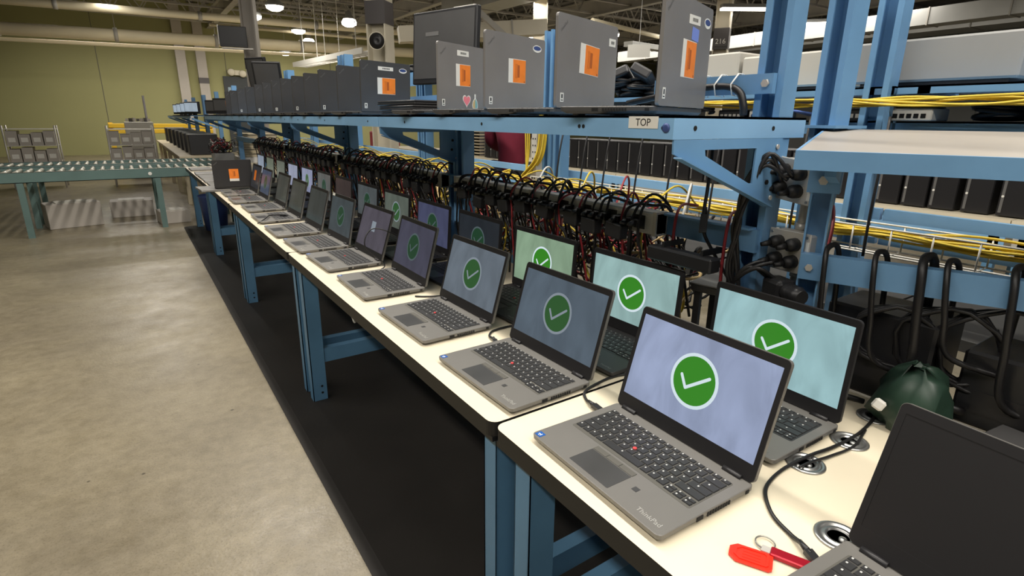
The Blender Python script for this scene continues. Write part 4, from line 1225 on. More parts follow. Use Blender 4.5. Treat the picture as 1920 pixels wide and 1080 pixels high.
# key tag
e = empty('key_tag', (0.117, -0.506, B+0.001), R(-62)); tag(e, 'bright red plastic key tag on the ring', 'key tag')
t = MB()
pl = [(-0.030, -0.013), (-0.026, -0.017), (0.018, -0.017), (0.028, -0.008), (0.028, 0.008), (0.018, 0.017), (-0.026, 0.017), (-0.030, 0.013)]
t.prism([(a, b, 0.0045) for a, b in pl], (0, 0, -0.004)); 
t.ring([(a*0.80-0.001, b*0.80, 0.0058) for a, b in pl], [(a*0.68-0.001, b*0.66, 0.0058) for a, b in pl], (0, 0, -0.0014))
for k in range(3): t.bb(-0.014, 0.010, -0.007+0.006*k, -0.0045+0.006*k, 0.0044, 0.0050)
t.build('tag_body', M['red_plastic'], e)
e.rotation_euler = (0, 0, R(118))
t = empty('key_ring', (0.160, -0.503, B+0.004)); tag(t, 'thin steel split ring joining the two red tags', 'key ring')
s = MB(); s.tube([(0.0135*math.cos(a*0.25), 0.0135*math.sin(a*0.25), 0.0012*math.sin(a*0.12)) for a in range(51)], 0.0010, 6); s.build('ring', M['chrome'], t)
e = empty('usb_stick', (0.158, -0.540, B+0.001), R(112)); tag(e, 'dark red metal stick on the ring beside the bright tag', 'usb stick')
s = MB(); s.bb(-0.032, 0.024, -0.009, 0.009, 0.0, 0.008, bev=0.0015, mi=0); s.build('cover', M['red_metal'], e)
s = MB(); s.bb(-0.026, 0.036, -0.0065, 0.0065, 0.0015, 0.0060); s.build('connector', M['steel'], e)
# cords across the near bench
Zc = B+0.004
e = cord('power_cable', [(0.186, -0.556, Zc+0.008), (0.197, -0.535, Zc+0.006), (0.208, -0.515, Zc), (0.225, -0.476, Zc), (0.262, -0.440, Zc), (0.300, -0.424, Zc), (0.359, -0.417, Zc), (0.430, -0.424, Zc+0.004), (0.508, -0.432, Zc), (0.60, -0.435, Zc), (0.70, -0.42, Zc), (0.78, -0.38, Zc)], 0.0034, M['cord_black'],
     'black cord curving from the half-seen laptop past the metal grommets', 'cord', None, plug=((0.178, -0.570, B+0.0105), (0.189, -0.550, B+0.0105), 0.013, 0.008))
cord('power_cable', [(0.62, -0.437, Zc), (0.54, -0.452, Zc), (0.47, -0.444, Zc), (0.41, -0.436, Zc+0.004), (0.38, -0.432, Zc+0.003)], 0.0026, M['cord_black'], 'short thin cord running beside the black laptop with the bright aqua screen', 'cord', None)
cord('power_cable', [(0.216, -0.086, B+0.0105), (0.220, -0.055, B+0.009), (0.228, -0.03, Zc), (0.248, -0.002, Zc), (0.290, 0.012, Zc), (0.36, 0.020, Zc), (0.43, 0.006, Zc), (0.52, 0.0, Zc), (0.62, -0.02, Zc)], 0.0034, M['cord_black'], 'black cord from the pale blue screened laptop curling over the bench seam', 'cord', None,
     plug=((0.214, -0.090, B+0.0105), (0.217, -0.066, B+0.0105), 0.013, 0.008))
cord('power_cable', [(0.226, 0.338, B+0.0105), (0.236, 0.372, B+0.009), (0.246, 0.408, Zc), (0.280, 0.435, Zc), (0.36, 0.435, Zc), (0.46, 0.40, Zc), (0.62, 0.39, Zc)], 0.0034, M['cord_black'], 'black cord curling from the second laptop from the key tags', 'cord', None,
     plug=((0.222, 0.334, B+0.0105), (0.232, 0.358, B+0.0105), 0.013, 0.008))
cord('power_cable', [(0.22, 0.86, Zc), (0.245, 0.84, Zc), (0.285, 0.82, Zc), (0.36, 0.81, Zc), (0.6, 0.80, Zc)], 0.003, M['cord_black'], 'black cord between the third laptop from the tags and the violet one', 'cord', None)
cord('power_cable', [(0.230, 1.236, B+0.0105), (0.25, 1.262, Zc), (0.27, 1.272, Zc+0.02), (0.20, 1.290, Zc+0.10), (0.24, 1.30, Zc+0.165), (0.33, 1.27, Zc+0.13), (0.42, 1.25, Zc+0.02), (0.5, 1.25, Zc)], 0.0026, M['cord_black'], 'thin cord arching in front of the violet screen with the pale square', 'cord', None)
cord('power_cable', [(0.24, 1.70, B+0.0105), (0.26, 1.72, Zc), (0.33, 1.73, Zc), (0.42, 1.70, Zc), (0.6, 1.68, Zc)], 0.003, M['cord_black'], 'cord behind the white-tabbed lid', 'cord', None)
cord('power_cable', [(0.02, 2.60, B+0.006), (0.07, 2.62, B+0.030), (0.11, 2.72, B+0.028), (0.16, 2.74, B+0.026), (0.19, 2.70, B+0.025)], 0.0035, M['cord_black'], 'black cord lying across a grey laptop keyboard', 'cord', None,
     plug=((0.175, 2.712, B+0.027), (0.195, 2.690, B+0.027), 0.02, 0.012))

# ================================================================== SECOND RACK ROW, BACK TO BACK
X2 = 1.27
def make_back_rack(y0, L_, label, upper=None, ends=(0, 1)):
    e = empty('shelf_rack', (X2, y0, 0)); tag(e, label, 'rack', 'blue racks in the row behind')
    for yp in [(0.006, L_-0.072)[q] for q in ends]:
        u = MB(); upright(u, 0.0, yp, 0, 1.78); u.build('upright', M['blue'], e)
    d = MB(); d.bb(0.05, 0.62, 0, L_, 1.355, 1.36); d.bb(0.05, 0.055, 0, L_, 1.318, 1.36); d.bb(0.615, 0.62, 0, L_, 1.318, 1.36); d.build('deck', M['blue'], e)
    b = MB(); b.bb(0.09, 0.11, 0.0, L_, 1.065, 1.10); b.bb(0.09, 0.11, 0, L_, 0.99, 1.01); b.build('lower_beam', M['blue_lit'], e)
    t = MB(); t.bb(0.12, 0.80, 0, L_, 0.715, 0.75); t.build('tabletop', M['dull_bench'], e)
    for yp in (0.05, L_-0.05):
        g = MB(); g.bb(0.72, 0.78, yp-0.03, yp+0.03, 0, 0.715); g.build('leg', M['blue_dark'], e)
    if upper:
        z, xa, xb, lip = upper
        d = MB(); d.bb(xa, xb, 0, L_, z-0.005, z); d.bb(xa, xa+0.005, 0, L_, z-lip, z); d.bb(xa, xb, 0, 0.005, z-lip, z); d.bb(0.02, 0.07, 0.05, 0.08, z-lip, z-0.005); d.bb(0.02, 0.07, L_-0.08, L_-0.05, z-lip, z-0.005)
        if xa > 0.07: 
            for yy in (0.05, L_-0.08): d.bb(0.04, xa+0.02, yy, yy+0.03, z-lip, z-0.006)
        d.build('upper_deck', M['blue'], e)
    return e
make_back_rack(-1.60, 1.50, 'blue back rack beyond the askew rack', (1.455, 0.02, 0.5, 0.022), ends=(0,))
make_back_rack(-0.09, 1.53, 'blue back rack carrying the light grey cases', (1.455, 0.02, 0.5, 0.022))
make_back_rack(1.455, 1.53, 'blue back rack holding the big dark monitor')
make_back_rack(2.995, 1.50, 'blue back rack with a raised shelf of loose cables', (1.72, 0.2, 0.65, 0.11))
make_back_rack(4.50, 1.50, 'blue back rack behind the starburst-stickered lid')
make_back_rack(6.01, 1.50, 'blue back rack near the conveyor')
for (ya, yb, zb, zt, mt, lb) in ((0.47, 0.72, 1.457, 1.60, 'grey_box', 'light grey case half hidden by the shelf-end lid'), (0.13, 0.455, 1.457, 1.578, 'grey_box', 'light grey case between the two tall blue posts'), (-0.34, 0.06, 1.457, 1.585, 'grey_box2', 'grey case beyond the taller post behind the board shelf')):
    e = empty('equipment_case', (1.36, ya, zb)); tag(e, lb, 'case')
    s = MB(); s.bb(0, 0.32, 0, yb-ya, 0.012, zt-zb, bev=0.006); s.build('housing', M[mt], e)
    s = MB(); s.bb(0.01, 0.3, 0.02, yb-ya-0.02, 0.0, 0.013); s.build('base', M['black'], e)
# yellow and mixed cabling on the second rack
def run(y0, y1, x, z, n, label, group, mt='cord_yellow', sag=0.012, spread=0.03, r=0.0038):
    for k in range(n):
        P = []
        m_ = max(4, int(abs(y1-y0)/0.18))
        ox, oz = rnd.uniform(-spread, spread), rnd.uniform(-spread*0.6, spread*0.6)
        for i in range(m_+1):
            f = i/m_
            P.append((x+ox+rnd.uniform(-0.008, 0.008), y0+(y1-y0)*f, z+oz+rnd.uniform(-sag, sag)))
        cord('network_cable', P, r, M[mt], label, 'cord', group)
run(-1.5, 1.50, 1.235, 1.045, 13, 'yellow network cord in the wire tray behind the first rack', 'yellow cords in the wire tray')
run(-0.9, 0.62, 1.24, 1.412, 6, 'yellow network cord slung under the light grey cases', 'yellow cords under the grey cases', spread=0.011)
run(1.60, 4.3, 1.22, 1.035, 9, 'yellow network cord behind the rack with the shut stack', 'yellow cords behind the shut stack', spread=0.03)
run(1.75, 2.30, 1.20, 1.06, 5, 'short yellow cord looping left of the hanging yellow bundle', 'yellow cords beside the hanging bundle', spread=0.02, sag=0.03, r=0.005)
for k in range(11):
    a = rnd.uniform(-0.020, 0.020); b = rnd.uniform(-0.02, 0.02)
    cord('network_cable', [(1.235+b, 1.475+a, 1.38), (1.235+b, 1.475+a, 1.25), (1.225+b, 1.50+a, 1.15), (1.215+b*0.6, 1.60+a, 1.065), (1.22+b, 1.62+a*0.5, 1.03), (1.23+b, 1.45+a, 1.025), (1.235+b, 1.25, 1.03)], 0.0046, M['cord_yellow'],
         'yellow cord in the bundle dropping from the back rack shelf', 'cord', 'hanging yellow bundle')
for k in range(3):
    cord('network_cable', [(1.24, 1.60+k*0.02, 1.36), (1.24, 1.60+k*0.015, 1.20), (1.235, 1.62, 1.07), (1.23, 1.66, 1.03)], 0.004, M['cord_yellow'], 'lone yellow cord beside the thick yellow bundle', 'cord', 'lone yellow cords beside the bundle')
e = empty('raceway_post', (1.22, 1.545, 0)); tag(e, 'grey perforated upright raceway beside the yellow bundle', 'raceway')
s = MB(); s.bb(0.012, 0.052, -0.022, 0.022, 0, 1.355); s.build('channel', M['alu'], e)
s = MB()
for k in range(10):
    for yy in (-0.01, 0.01): s.lathe([(0.0045, 0.011), (0.0045, 0.0125)], c=(0, yy, 1.02+k*0.034), n=8, axis='X')
s.build('perforation', M['dark_hole'], e)
e = empty('wire_tray', (1.18, -1.5, 0.995)); tag(e, 'white wire basket tray carrying the yellow cords', 'cable tray')
s = MB()
for xx, zz_ in ((0, 0.075), (0, 0.0), (0.04, -0.002), (0.085, 0.0), (0.085, 0.075)): s.tube([(xx, 0, zz_), (xx, 3.0, zz_)], 0.0028, 5)
s.build('long_wire', M['sticker_white'], e)
for k in range(31):
    s = MB(); s.tube([(0, k*0.1, 0.075), (0, k*0.1, 0.0), (0.085, k*0.1, 0.0), (0.085, k*0.1, 0.075)], 0.0024, 5); s.build('cross_wire', M['sticker_white'], e)
for k in range(9):
    y = -0.15+k*0.17+rnd.uniform(-0.03, 0.03)
    cord('power_cable', [(1.10, y, 1.0), (1.12, y+0.01, 1.12), (1.15, y+0.02, 1.26), (1.20, y+0.04, 1.37)], 0.004, M['cord_black'], 'black cord hanging from the back rack shelf to the wire tray', 'cord', 'black cords dropping to the wire tray')
for k in range(6):
    y = -0.1+k*0.24+rnd.uniform(-0.04, 0.04)
    cord('network_cable', [(1.12, y+0.10, 1.02), (1.08, y+0.06, 1.12), (1.0, y, 1.15), (0.92, y-0.05, 1.10), (0.86, y-0.07, 0.98)], 0.004, M[('cord_red', 'cord_yellow', 'cord_white')[k % 3]], ('red', 'yellow', 'white')[k % 3]+' cord arching from the wire tray towards the first rack', 'cord', ('red', 'yellow', 'white')[k % 3]+' cords arching from the wire tray')
# gear heaped on the back rack shelf
def coil(loc, r, turns, mt, label, group, flat=0.35, rw=0.005):
    t = MB(); P = []
    n = int(turns*18)
    ph = rnd.uniform(0, 6)
    for i in range(n):
        a = i*2*math.pi/18+ph
        q = r*(0.82+0.18*math.sin(a*0.37+ph))
        P.append((q*math.cos(a), q*math.sin(a)*0.8, rw+0.004*turns*(0.5+0.5*math.sin(a*0.23))+flat*r*(0.5+0.5*math.sin(a*0.5+ph))))
    t.tube(P, rw, 6)
    o = t.build('cable_coil', mt, loc=loc); tag(o, label, 'cable', group)
    return o
e = empty('storage_bin', (1.40, 1.07, 1.361), R(4)); tag(e, 'grey plastic bin with dark slots behind the shelf lids', 'bin')
s = MB(); s.bb(0, 0.26, -0.19, 0.19, 0, 0.085, bev=0.006); s.build('body', M['grey_box2'], e)
s = MB()
for yy in (-0.11, 0.11): s.bb(-0.003, 0.001, yy-0.04, yy+0.04, 0.03, 0.065)
s.build('slot', M['dark_hole'], e)
for k, (y, z) in enumerate(((0.98, 1.447), (1.09, 1.447), (1.18, 1.447), (1.03, 1.485), (1.13, 1.492), (1.20, 1.48))):
    coil((1.50+rnd.uniform(-0.05, 0.05), y, z), 0.075, 5, M['cord_black'], 'coil of black cable heaped in the grey slotted bin', 'black coils in the grey slotted bin', rw=0.008)
for k, y in enumerate((1.00, 1.14)):
    b = MB(); b.box((0, 0, 0), (0.16, 0.10, 0.045), rot=(0.5-k*0.9, 0.3, 0.5), bev=0.01, seg=2)
    o = b.build('power_brick', M['black'], loc=(1.44, y, 1.545)); tag(o, ('black brick tipped on the heap in the bin', 'second black brick on top of the heap in the bin')[k], 'power brick')
for k in range(7):
    y = 1.50+0.20*k
    coil((1.42+rnd.uniform(-0.05, 0.05), y, 1.361), 0.08, 5, M['cord_black'], 'coil of black cable on the back rack shelf under the big monitor', 'coils under the big monitor', rw=0.007)
for k in range(5):
    coil((1.58, 3.35+0.18*k, 1.722), 0.10, 5, M['cord_black'], 'coil of black cable loose on the raised blue shelf', 'coils on the raised shelf', rw=0.009)
for k, (y, mt, lb) in enumerate(((0.34, 'sticker_white', 'small white network box on the back rack shelf'), (0.47, 'black', 'black network box next to the small white one'), (0.02, 'black', 'black network box beyond the first tall post'), (-0.12, 'sticker_white', 'white network box beyond the first tall post'))):
    e = empty('network_switch', (1.35, y, 1.361)); tag(e, lb, 'network switch')
    s = MB(); s.bb(0, 0.12, -0.055, 0.055, 0, 0.034, bev=0.003); s.build('housing', M[mt], e)
    s = MB()
    for q in range(5): s.bb(-0.002, 0.001, -0.04+q*0.018, -0.04+q*0.018+0.012, 0.008, 0.020)
    s.build('port', M['dark_hole'] if mt != 'black' else M['steel'], e)
for k in range(3):
    cord('network_cable', [(1.345, 0.32+0.03*k, 1.375), (1.30, 0.27, 1.385+0.01*k), (1.30, 0.20, 1.39), (1.33, 0.10+0.02*k, 1.372)], 0.004, M['cord_blue'], 'blue cord from the small white network box', 'cord', 'blue cords at the white network box')
coil((1.30, 0.56, 1.375), 0.05, 3, M['cord_black'], 'small black coil beside the black network box', None)
for k in range(6):
    coil((1.45, -0.1-0.2*k, 1.361), 0.08, 4, M['cord_black'], 'coil of black cable on the back rack shelf behind the askew rack', 'coils behind the askew rack', rw=0.007)

# big dark monitor
def monitor(loc, rz, wd, ht, stand, label, tilt=0, tags=True, scr=None, group=None):
    e = empty('monitor', loc, rz); tag(e, label, 'monitor', group)
    p = MB(); p.bb(-0.02, 0.02, -wd/2, wd/2, 0, ht, bev=0.006)
    h = p.build('housing', M['black'], e, loc=(0, 0, stand), rot=(0, tilt, 0))
    d = MB(); d.bb(-0.0225, -0.0195, -wd/2+0.018, wd/2-0.018, 0.035, ht-0.018); d.build('display', scr or M['lap_dark'], h)
    s = MB(); s.bb(0.015, 0.045, -0.04, 0.04, 0.01, stand+ht*0.45); s.build('neck', M['black'], e)
    s = MB(); s.bb(-0.09, 0.11, -0.12, 0.12, 0, 0.012, bev=0.004); s.build('foot', M['black'], e)
    return e, h
e, h = monitor((1.26, 2.60, 1.361), R(18), 0.575, 0.455, 0.215, 'big dark monitor above the heart-stickered lid, a silver label on its screen', R(4))
s = MB(); s.bb(-0.0240, -0.0225, 0.04, 0.16, 0.30, 0.325); s.build('silver_label', M['logo_dim'], h)
s = MB(); s.bb(-0.012, 0.012, -0.26, -0.08, 0.455, 0.459); s.build('paper_strip', M['sticker_white'], h)
monitor((0.70, 5.55, Z_SH), R(32), 0.26, 0.40, 0.17, 'tilted black monitor rising behind the plain shelf lids', R(-9))
monitor((0.71, 5.22, Z_SH), R(62), 0.26, 0.36, 0.15, 'second tilted black monitor close behind the first tilted one', R(-14))
e, h = monitor((0.45, 6.40, Z_SH), R(38), 0.34, 0.17, 0.02, 'low black monitor with an orange tag at the shelf\'s far end')
s = MB(); s.bb(-0.0240, -0.0225, -0.14, -0.02, 0.07, 0.14); s.build('orange_tag', M['sticker_orange'], h)
monitor((0.42, 6.95, Z_SH), R(38), 0.32, 0.16, 0.02, 'low black monitor close behind the orange-tagged one')

# ================================================================== THIRD BENCH LINE: TOWERS AND A WORKER
for k in range(8):
    y0 = -3.4+k*1.83
    e = empty('workbench', (4.2, y0, 0)); tag(e, 'white-fronted bench under the black towers in the far aisle', 'bench', 'benches under the black towers')
    s = MB(); s.bb(0, 0.78, 0.003, 1.827, 0.715, 0.75); s.build('tabletop', M['lam'], e)
    s = MB(); s.bb(0.05, 0.06, 0.02, 1.81, 0.50, 0.70); s.build('front_panel', M['grey_box'] if k % 2 else M['blue_lit'], e)
    for yp in (0.08, 1.75):
        for xp in (0.08, 0.70):
            g = MB(); g.bb(xp-0.03, xp+0.03, yp-0.03, yp+0.03, 0, 0.715); g.build('leg', M['blue_dark'], e)
ty = [6.99, 6.81, 6.63, 5.02, 4.84, 4.66, 4.48, 4.30, 4.12, 3.94, 3.76, 3.58, 3.40, 3.22, 3.04, 2.86, 2.68, 2.50, 2.32, 2.14, 1.96, 1.78, 1.60, 1.42, 1.24, 1.06, 0.88, 0.70, 0.5, 0.3]
proto = None
for k, y in enumerate(ty):
    lb, gp = ('black computer tower on the white-fronted bench beyond the wire tray', 'black towers beyond the wire tray') if y < 6 else ('black computer tower on the far bench, past the maroon shirt', 'black towers past the maroon shirt')
    if proto is None:
        e = empty('computer_tower', (4.30, y, 0.75)); tag(e, lb, 'computer', gp)
        s = MB(); s.bb(0.008, 0.40, -0.080, 0.080, 0.008, 0.37, bev=0.004); s.bb(0.03, 0.06, -0.06, 0.06, 0, 0.009); s.bb(0.34, 0.37, -0.06, 0.06, 0, 0.009); s.build('housing', M['black'], e)
        s = MB(); s.bb(0.0, 0.009, -0.078, 0.078, 0.012, 0.366, bev=0.002); s.build('front_panel', M['bezel'], e)
        s = MB(); s.bb(-0.002, 0.001, 0.052, 0.068, 0.03, 0.35); s.build('silver_strip', M['logo_dim'], e)
        s = MB(); s.lathe([(0.008, -0.004), (0.008, 0.0)], c=(0, 0.060, 0.14), n=10, axis='X'); s.build('power_button', M['sticker_white'], e)
        proto = e
    else:
        dup(proto, (4.30, y, 0.75), None, lb, gp)
e = empty('shelf_unit', (4.25, 7.35, 0.75)); tag(e, 'stack of cream shelves past the black towers', 'shelf unit')
s = MB()
for k in range(9): s.bb(0, 0.4, -0.17, 0.17, 0.05*k, 0.05*k+0.022)
s.build('shelf', M['beige'], e)
s = MB(); s.bb(0.03, 0.4, -0.165, -0.15, 0, 0.45); s.bb(0.03, 0.4, 0.15, 0.165, 0, 0.45); s.build('side_panel', M['band'], e)

# worker standing in the aisle
def skin_mesh(name, nodes, edges, mt, parent, sub=2):
    me = bpy.data.meshes.new(name)
    me.from_pydata([n[0] for n in nodes], edges, [])
    o = bpy.data.objects.new(name, me); COL.objects.link(o)
    o.modifiers.new('skin', 'SKIN')
    for i, n in enumerate(nodes):
        sv = me.skin_vertices[0].data[i]; r = n[1]
        sv.radius = (r, r) if not isinstance(r, tuple) else r
        sv.use_root = (i == 0)
    ss = o.modifiers.new('sub', 'SUBSURF'); ss.levels = sub; ss.render_levels = sub
    dg = bpy.context.evaluated_depsgraph_get()
    m2 = bpy.data.meshes.new_from_object(o.evaluated_get(dg))
    m2.name = name
    bpy.data.objects.remove(o)
    for p in m2.polygons: p.use_smooth = True
    m2.materials.clear(); m2.materials.append(mt)
    q = bpy.data.objects.new(name, m2); COL.objects.link(q); q.parent = parent
    return q
pe = empty('person', (2.38, 3.42, 0), R(42)); tag(pe, 'person in a maroon shirt standing beyond the back rack, arms forward', 'person')
N = [((0, 0, 0.98), (0.10, 0.12)), ((0.01, 0, 1.18), (0.11, 0.14)), ((0.02, 0, 1.36), (0.12, 0.17)), ((0.02, 0, 1.47), (0.06, 0.06)), ((0.03, 0, 1.54), (0.052, 0.052)), ((0.05, 0, 1.63), (0.085, 0.075)), ((0.05, 0, 1.72), (0.07, 0.065)),
     ((0.02, 0.19, 1.41), 0.055), ((0.08, 0.24, 1.16), 0.042), ((0.32, 0.20, 1.08), 0.030), ((0.02, -0.19, 1.41), 0.055), ((0.08, -0.24, 1.16), 0.042), ((0.32, -0.20, 1.08), 0.030),
     ((0, 0.085, 0.88), 0.070), ((0.01, 0.10, 0.50), 0.055), ((-0.02, 0.10, 0.09), 0.040), ((0.14, 0.11, 0.03), 0.035), ((0, -0.085, 0.88), 0.070), ((0.01, -0.10, 0.50), 0.055), ((-0.02, -0.10, 0.09), 0.040), ((0.14, -0.11, 0.03), 0.035)]
E_ = [(0, 1), (1, 2), (2, 3), (3, 4), (4, 5), (5, 6), (2, 7), (7, 8), (8, 9), (2, 10), (10, 11), (11, 12), (0, 13), (13, 14), (14, 15), (15, 16), (0, 17), (17, 18), (18, 19), (19, 20)]
# hands with five fingers each
for s_, wi in ((1, 9), (-1, 12)):
    b0 = len(N); N.append(((0.40, s_*0.19, 1.07), (0.016, 0.030))); E_.append((wi, b0))
    for f in range(4):
        k = len(N); oy = s_*0.19+(f-1.5)*0.021; ln = (0.072, 0.082, 0.078, 0.062)[f]
        N.append(((0.43, oy, 1.068), 0.0095)); N.append(((0.43+ln*0.6, oy, 1.060), 0.0085)); N.append(((0.43+ln, oy, 1.045), 0.007)); E_ += [(b0, k), (k, k+1), (k+1, k+2)]
    k = len(N); N.append(((0.385, s_*0.155, 1.066), 0.010)); N.append(((0.42, s_*0.137, 1.058), 0.008)); E_ += [(b0, k), (k, k+1)]
skin_mesh('body', N, E_, M['skin'], pe)
NS = [((0, 0, 0.84), (0.150, 0.185)), ((0.01, 0, 1.18), (0.145, 0.175)), ((0.02, 0, 1.36), (0.145, 0.195)), ((0.02, 0, 1.455), (0.085, 0.09)), ((0.02, 0.20, 1.41), 0.078), ((0.08, 0.24, 1.16), 0.064), ((0.02, -0.20, 1.41), 0.078), ((0.08, -0.24, 1.16), 0.064), ((0.30, 0.20, 1.085), 0.048), ((0.30, -0.20, 1.085), 0.048)]
skin_mesh('shirt', NS, [(0, 1), (1, 2), (2, 3), (2, 4), (4, 5), (2, 6), (6, 7), (5, 8), (7, 9)], M['maroon'], pe)
NT = [((0, 0, 0.97), (0.135, 0.165)), ((0, 0.095, 0.88), 0.105), ((0.01, 0.10, 0.50), 0.078), ((-0.02, 0.10, 0.07), 0.065), ((0, -0.095, 0.88), 0.105), ((0.01, -0.10, 0.50), 0.078), ((-0.02, -0.10, 0.07), 0.065)]
skin_mesh('trousers', NT, [(0, 1), (1, 2), (2, 3), (0, 4), (4, 5), (5, 6)], M['denim'], pe)
s = MB(); s.lathe([(0.088, 1.64), (0.094, 1.69), (0.085, 1.745), (0.055, 1.785), (0.001, 1.80)], c=(0.035, 0, 0), n=18); s.build('hair', M['hair'], pe)
f = MB(); f.lathe([(0.006, 0), (0.004, 0.004)], c=(0.128, 0.03, 1.655), n=8, axis='X'); f.lathe([(0.006, 0), (0.004, 0.004)], c=(0.128, -0.03, 1.655), n=8, axis='X'); f.build('eyes', M['hair'], pe)
f = MB(); f.bar((0.125, 0, 1.655), (0.150, 0, 1.625), 0.022, 0.018); f.build('nose', M['skin'], pe)
f = MB(); f.bb(0.120, 0.131, -0.022, 0.022, 1.588, 1.594); f.build('mouth', M['maroon'], pe)
f = MB()
for s_ in (1, -1): f.box((0.045, s_*0.083, 1.645), (0.03, 0.012, 0.055), bev=0.005)
f.build('ear', M['skin'], pe)
e = empty('paper_box', (1.95, 2.72, 0.75)); tag(e, 'pale box on the back bench in front of the maroon shirt', 'box')
s = MB(); s.bb(0, 0.10, -0.12, 0.12, 0, 0.25, bev=0.003); s.build('carton', M['grey_box'], e)
e = empty('red_bin', (4.4, 12.3, 0)); tag(e, 'tall red bin glimpsed between the blue posts under the shelf', 'bin')
s = MB(); s.bb(0, 0.5, -0.35, 0.35, 0.0, 1.05, bev=0.02); s.build('body', mat('red_bin', (150, 36, 60), 0.5), e)

# ================================================================== FAR END: CONVEYOR, TRAYS, SECOND STRETCH OF BENCH
def conveyor(y0, y1, zt, label):
    e = empty('roller_conveyor', (0, y0, 0)); tag(e, label, 'conveyor', 'roller conveyors across the aisle')
    L_ = y1-y0
    for yy in (0.0, L_-0.035):
        s = MB(); s.bb(-3.2, 0.62, yy, yy+0.004 if yy == 0 else yy+0.035, zt-0.105, zt+0.012); s.bb(-3.2, 0.62, yy, yy+0.035, zt-0.105, zt-0.098); s.bb(-3.2, 0.62, yy, yy+0.035, zt+0.008, zt+0.012, mi=1); s.build('side_rail', [M['conv'], M['roller']], e)
    proto_ = None
    for k in range(38):
        x = -3.15+k*0.1
        s = MB() if proto_ is None else None
        if s:
            s.cyl((0, 0.036, 0), (0, L_-0.036, 0), 0.024, 12); proto_ = s.build('roller', M['roller'], e, loc=(x, 0, zt-0.016))
        else:
            c = proto_.copy(); COL.objects.link(c); c.location = (x, 0, zt-0.016)
    for x in (-3.0, -1.6, -0.3, 0.5):
        for yy in (0.02, L_-0.02):
            s = MB(); s.bb(x-0.03, x+0.03, yy-0.02, yy+0.02, 0, zt-0.105); s.build('leg', M['conv'], e)
    s = MB(); s.lathe([(0.02, -0.008), (0.02, 0.0)], c=(-0.37, 0, zt-0.05), n=14, axis='Y'); s.build('reflector', M['sticker_white'], e)
    return e
conveyor(7.28, 8.02, 0.725, 'roller conveyor butting against the shut-laptop bench')
conveyor(8.30, 9.04, 0.725, 'second roller conveyor, behind the one at the bench end')
for k, (y, lb) in enumerate(((9.25, 'first of the far benches past the conveyors'), (11.08, 'second far bench past the conveyors'), (12.91, 'third far bench past the conveyors'), (14.74, 'last far bench past the conveyors'))):
    e = empty('workbench', (0.09, y, 0)); tag(e, 'cream bench, '+lb, 'bench', 'cream benches past the conveyors')
    s = MB(); s.bb(0, 0.78, 0.003, 1.827, 0.715, 0.75); s.build('tabletop', M['beige'], e)
    for yp in (0.08, 1.75):
        for xp in (0.06, 0.72):
            g = MB(); g.bb(xp-0.03, xp+0.03, yp-0.03, yp+0.03, 0, 0.715); g.build('leg', M['beige'], e)
    s = MB(); s.bb(0.05, 0.07, 0.1, 1.7, 0.62, 0.715); s.build('apron', M['beige'], e)
for k, y in enumerate((9.75, 10.55, 11.35, 12.3, 13.4, 14.6, 15.8)):
    lb = ('closest to the conveyors', 'second past the conveyors', 'third past the conveyors', 'fourth past the conveyors', 'fifth past the conveyors', 'sixth past the conveyors', 'last, near the yellow rail')[k]
    e = empty('computer_case', (0.27, y, 0.75), R(0)); tag(e, 'big black case with pale top on the far bench, '+lb, 'computer', 'black cases on the far benches')
    s = MB(); s.bb(0, 0.42, -0.2, 0.2, 0.004, 0.322, bev=0.008); s.build('housing', M['black'], e)
    s = MB(); s.bb(0.005, 0.415, -0.195, 0.195, 0.321, 0.330); s.build('top_panel', M['grey_box2'], e)
for k in range(3):
    y0 = 9.3+k*1.83
    e = empty('shelf_rack', (0.324, y0, 0.75)); tag(e, 'blue rack over the far benches, '+('first', 'second', 'third')[k]+' past the conveyors', 'rack', 'blue racks over the far benches')
    s = MB(); s.bb(0, 0.46, 0.003, 1.82, 0.605, 0.613); s.bb(0, 0.005, 0.003, 1.82, 0.57, 0.613); s.build('deck', M['blue'], e)
    for yp in (0.06, 1.76):
        u = MB(); upright(u, 0.38, yp-0.033, 0, 0.98); u.build('upright', M['blue'], e)
        g = MB(); g.bar((0.02, yp, 0.57), (0.37, yp, 0.43), 0.03, 0.03); g.build('arm', M['blue'], e)
white_scr = screen_mat('display_far', (190, 206, 220), 0.6)
for k, y in enumerate((9.9, 10.7, 11.6, 12.5)):
    monitor((0.42, y, 1.363), R(25), 0.40, 0.19, 0.03, 'small lit monitor on the far rack, '+('first', 'second', 'third', 'fourth')[k]+' past the conveyors', scr=white_scr, group='lit monitors on the far rack')
# trays, bin of cables
e = empty('steel_cart', (0.62, 7.42, 0.727)); tag(e, 'low grey riser under the stack of cream trays', 'stand')
s = MB(); s.bb(0.06, 0.60, 0, 0.5, 0.03, 0.10); s.bb(0.08, 0.12, 0.02, 0.48, 0, 0.03); s.bb(0.54, 0.58, 0.02, 0.48, 0, 0.03); s.build('platform', M['alu'], e)
nm = ('lowest', 'second', 'third', 'fourth', 'topmost')
for k in range(5):
    e = empty('stacking_tray', (0.70, 7.44, 0.829+k*0.062)); tag(e, 'cream plastic tray, '+nm[k]+' in the stack by the conveyor', 'tray', 'cream trays stacked by the conveyor')
    s = MB(); s.bb(0.02, 0.48, 0.02, 0.44, 0.0, 0.050, bev=0.006); s.build('body', M['beige'], e)
    s = MB(); s.ring([(0, 0, 0.048), (0.5, 0, 0.048), (0.5, 0.46, 0.048), (0, 0.46, 0.048)], [(0.03, 0.03, 0.048), (0.47, 0.03, 0.048), (0.47, 0.43, 0.048), (0.03, 0.43, 0.048)], (0, 0, 0.013)); s.build('rim', M['beige'], e)
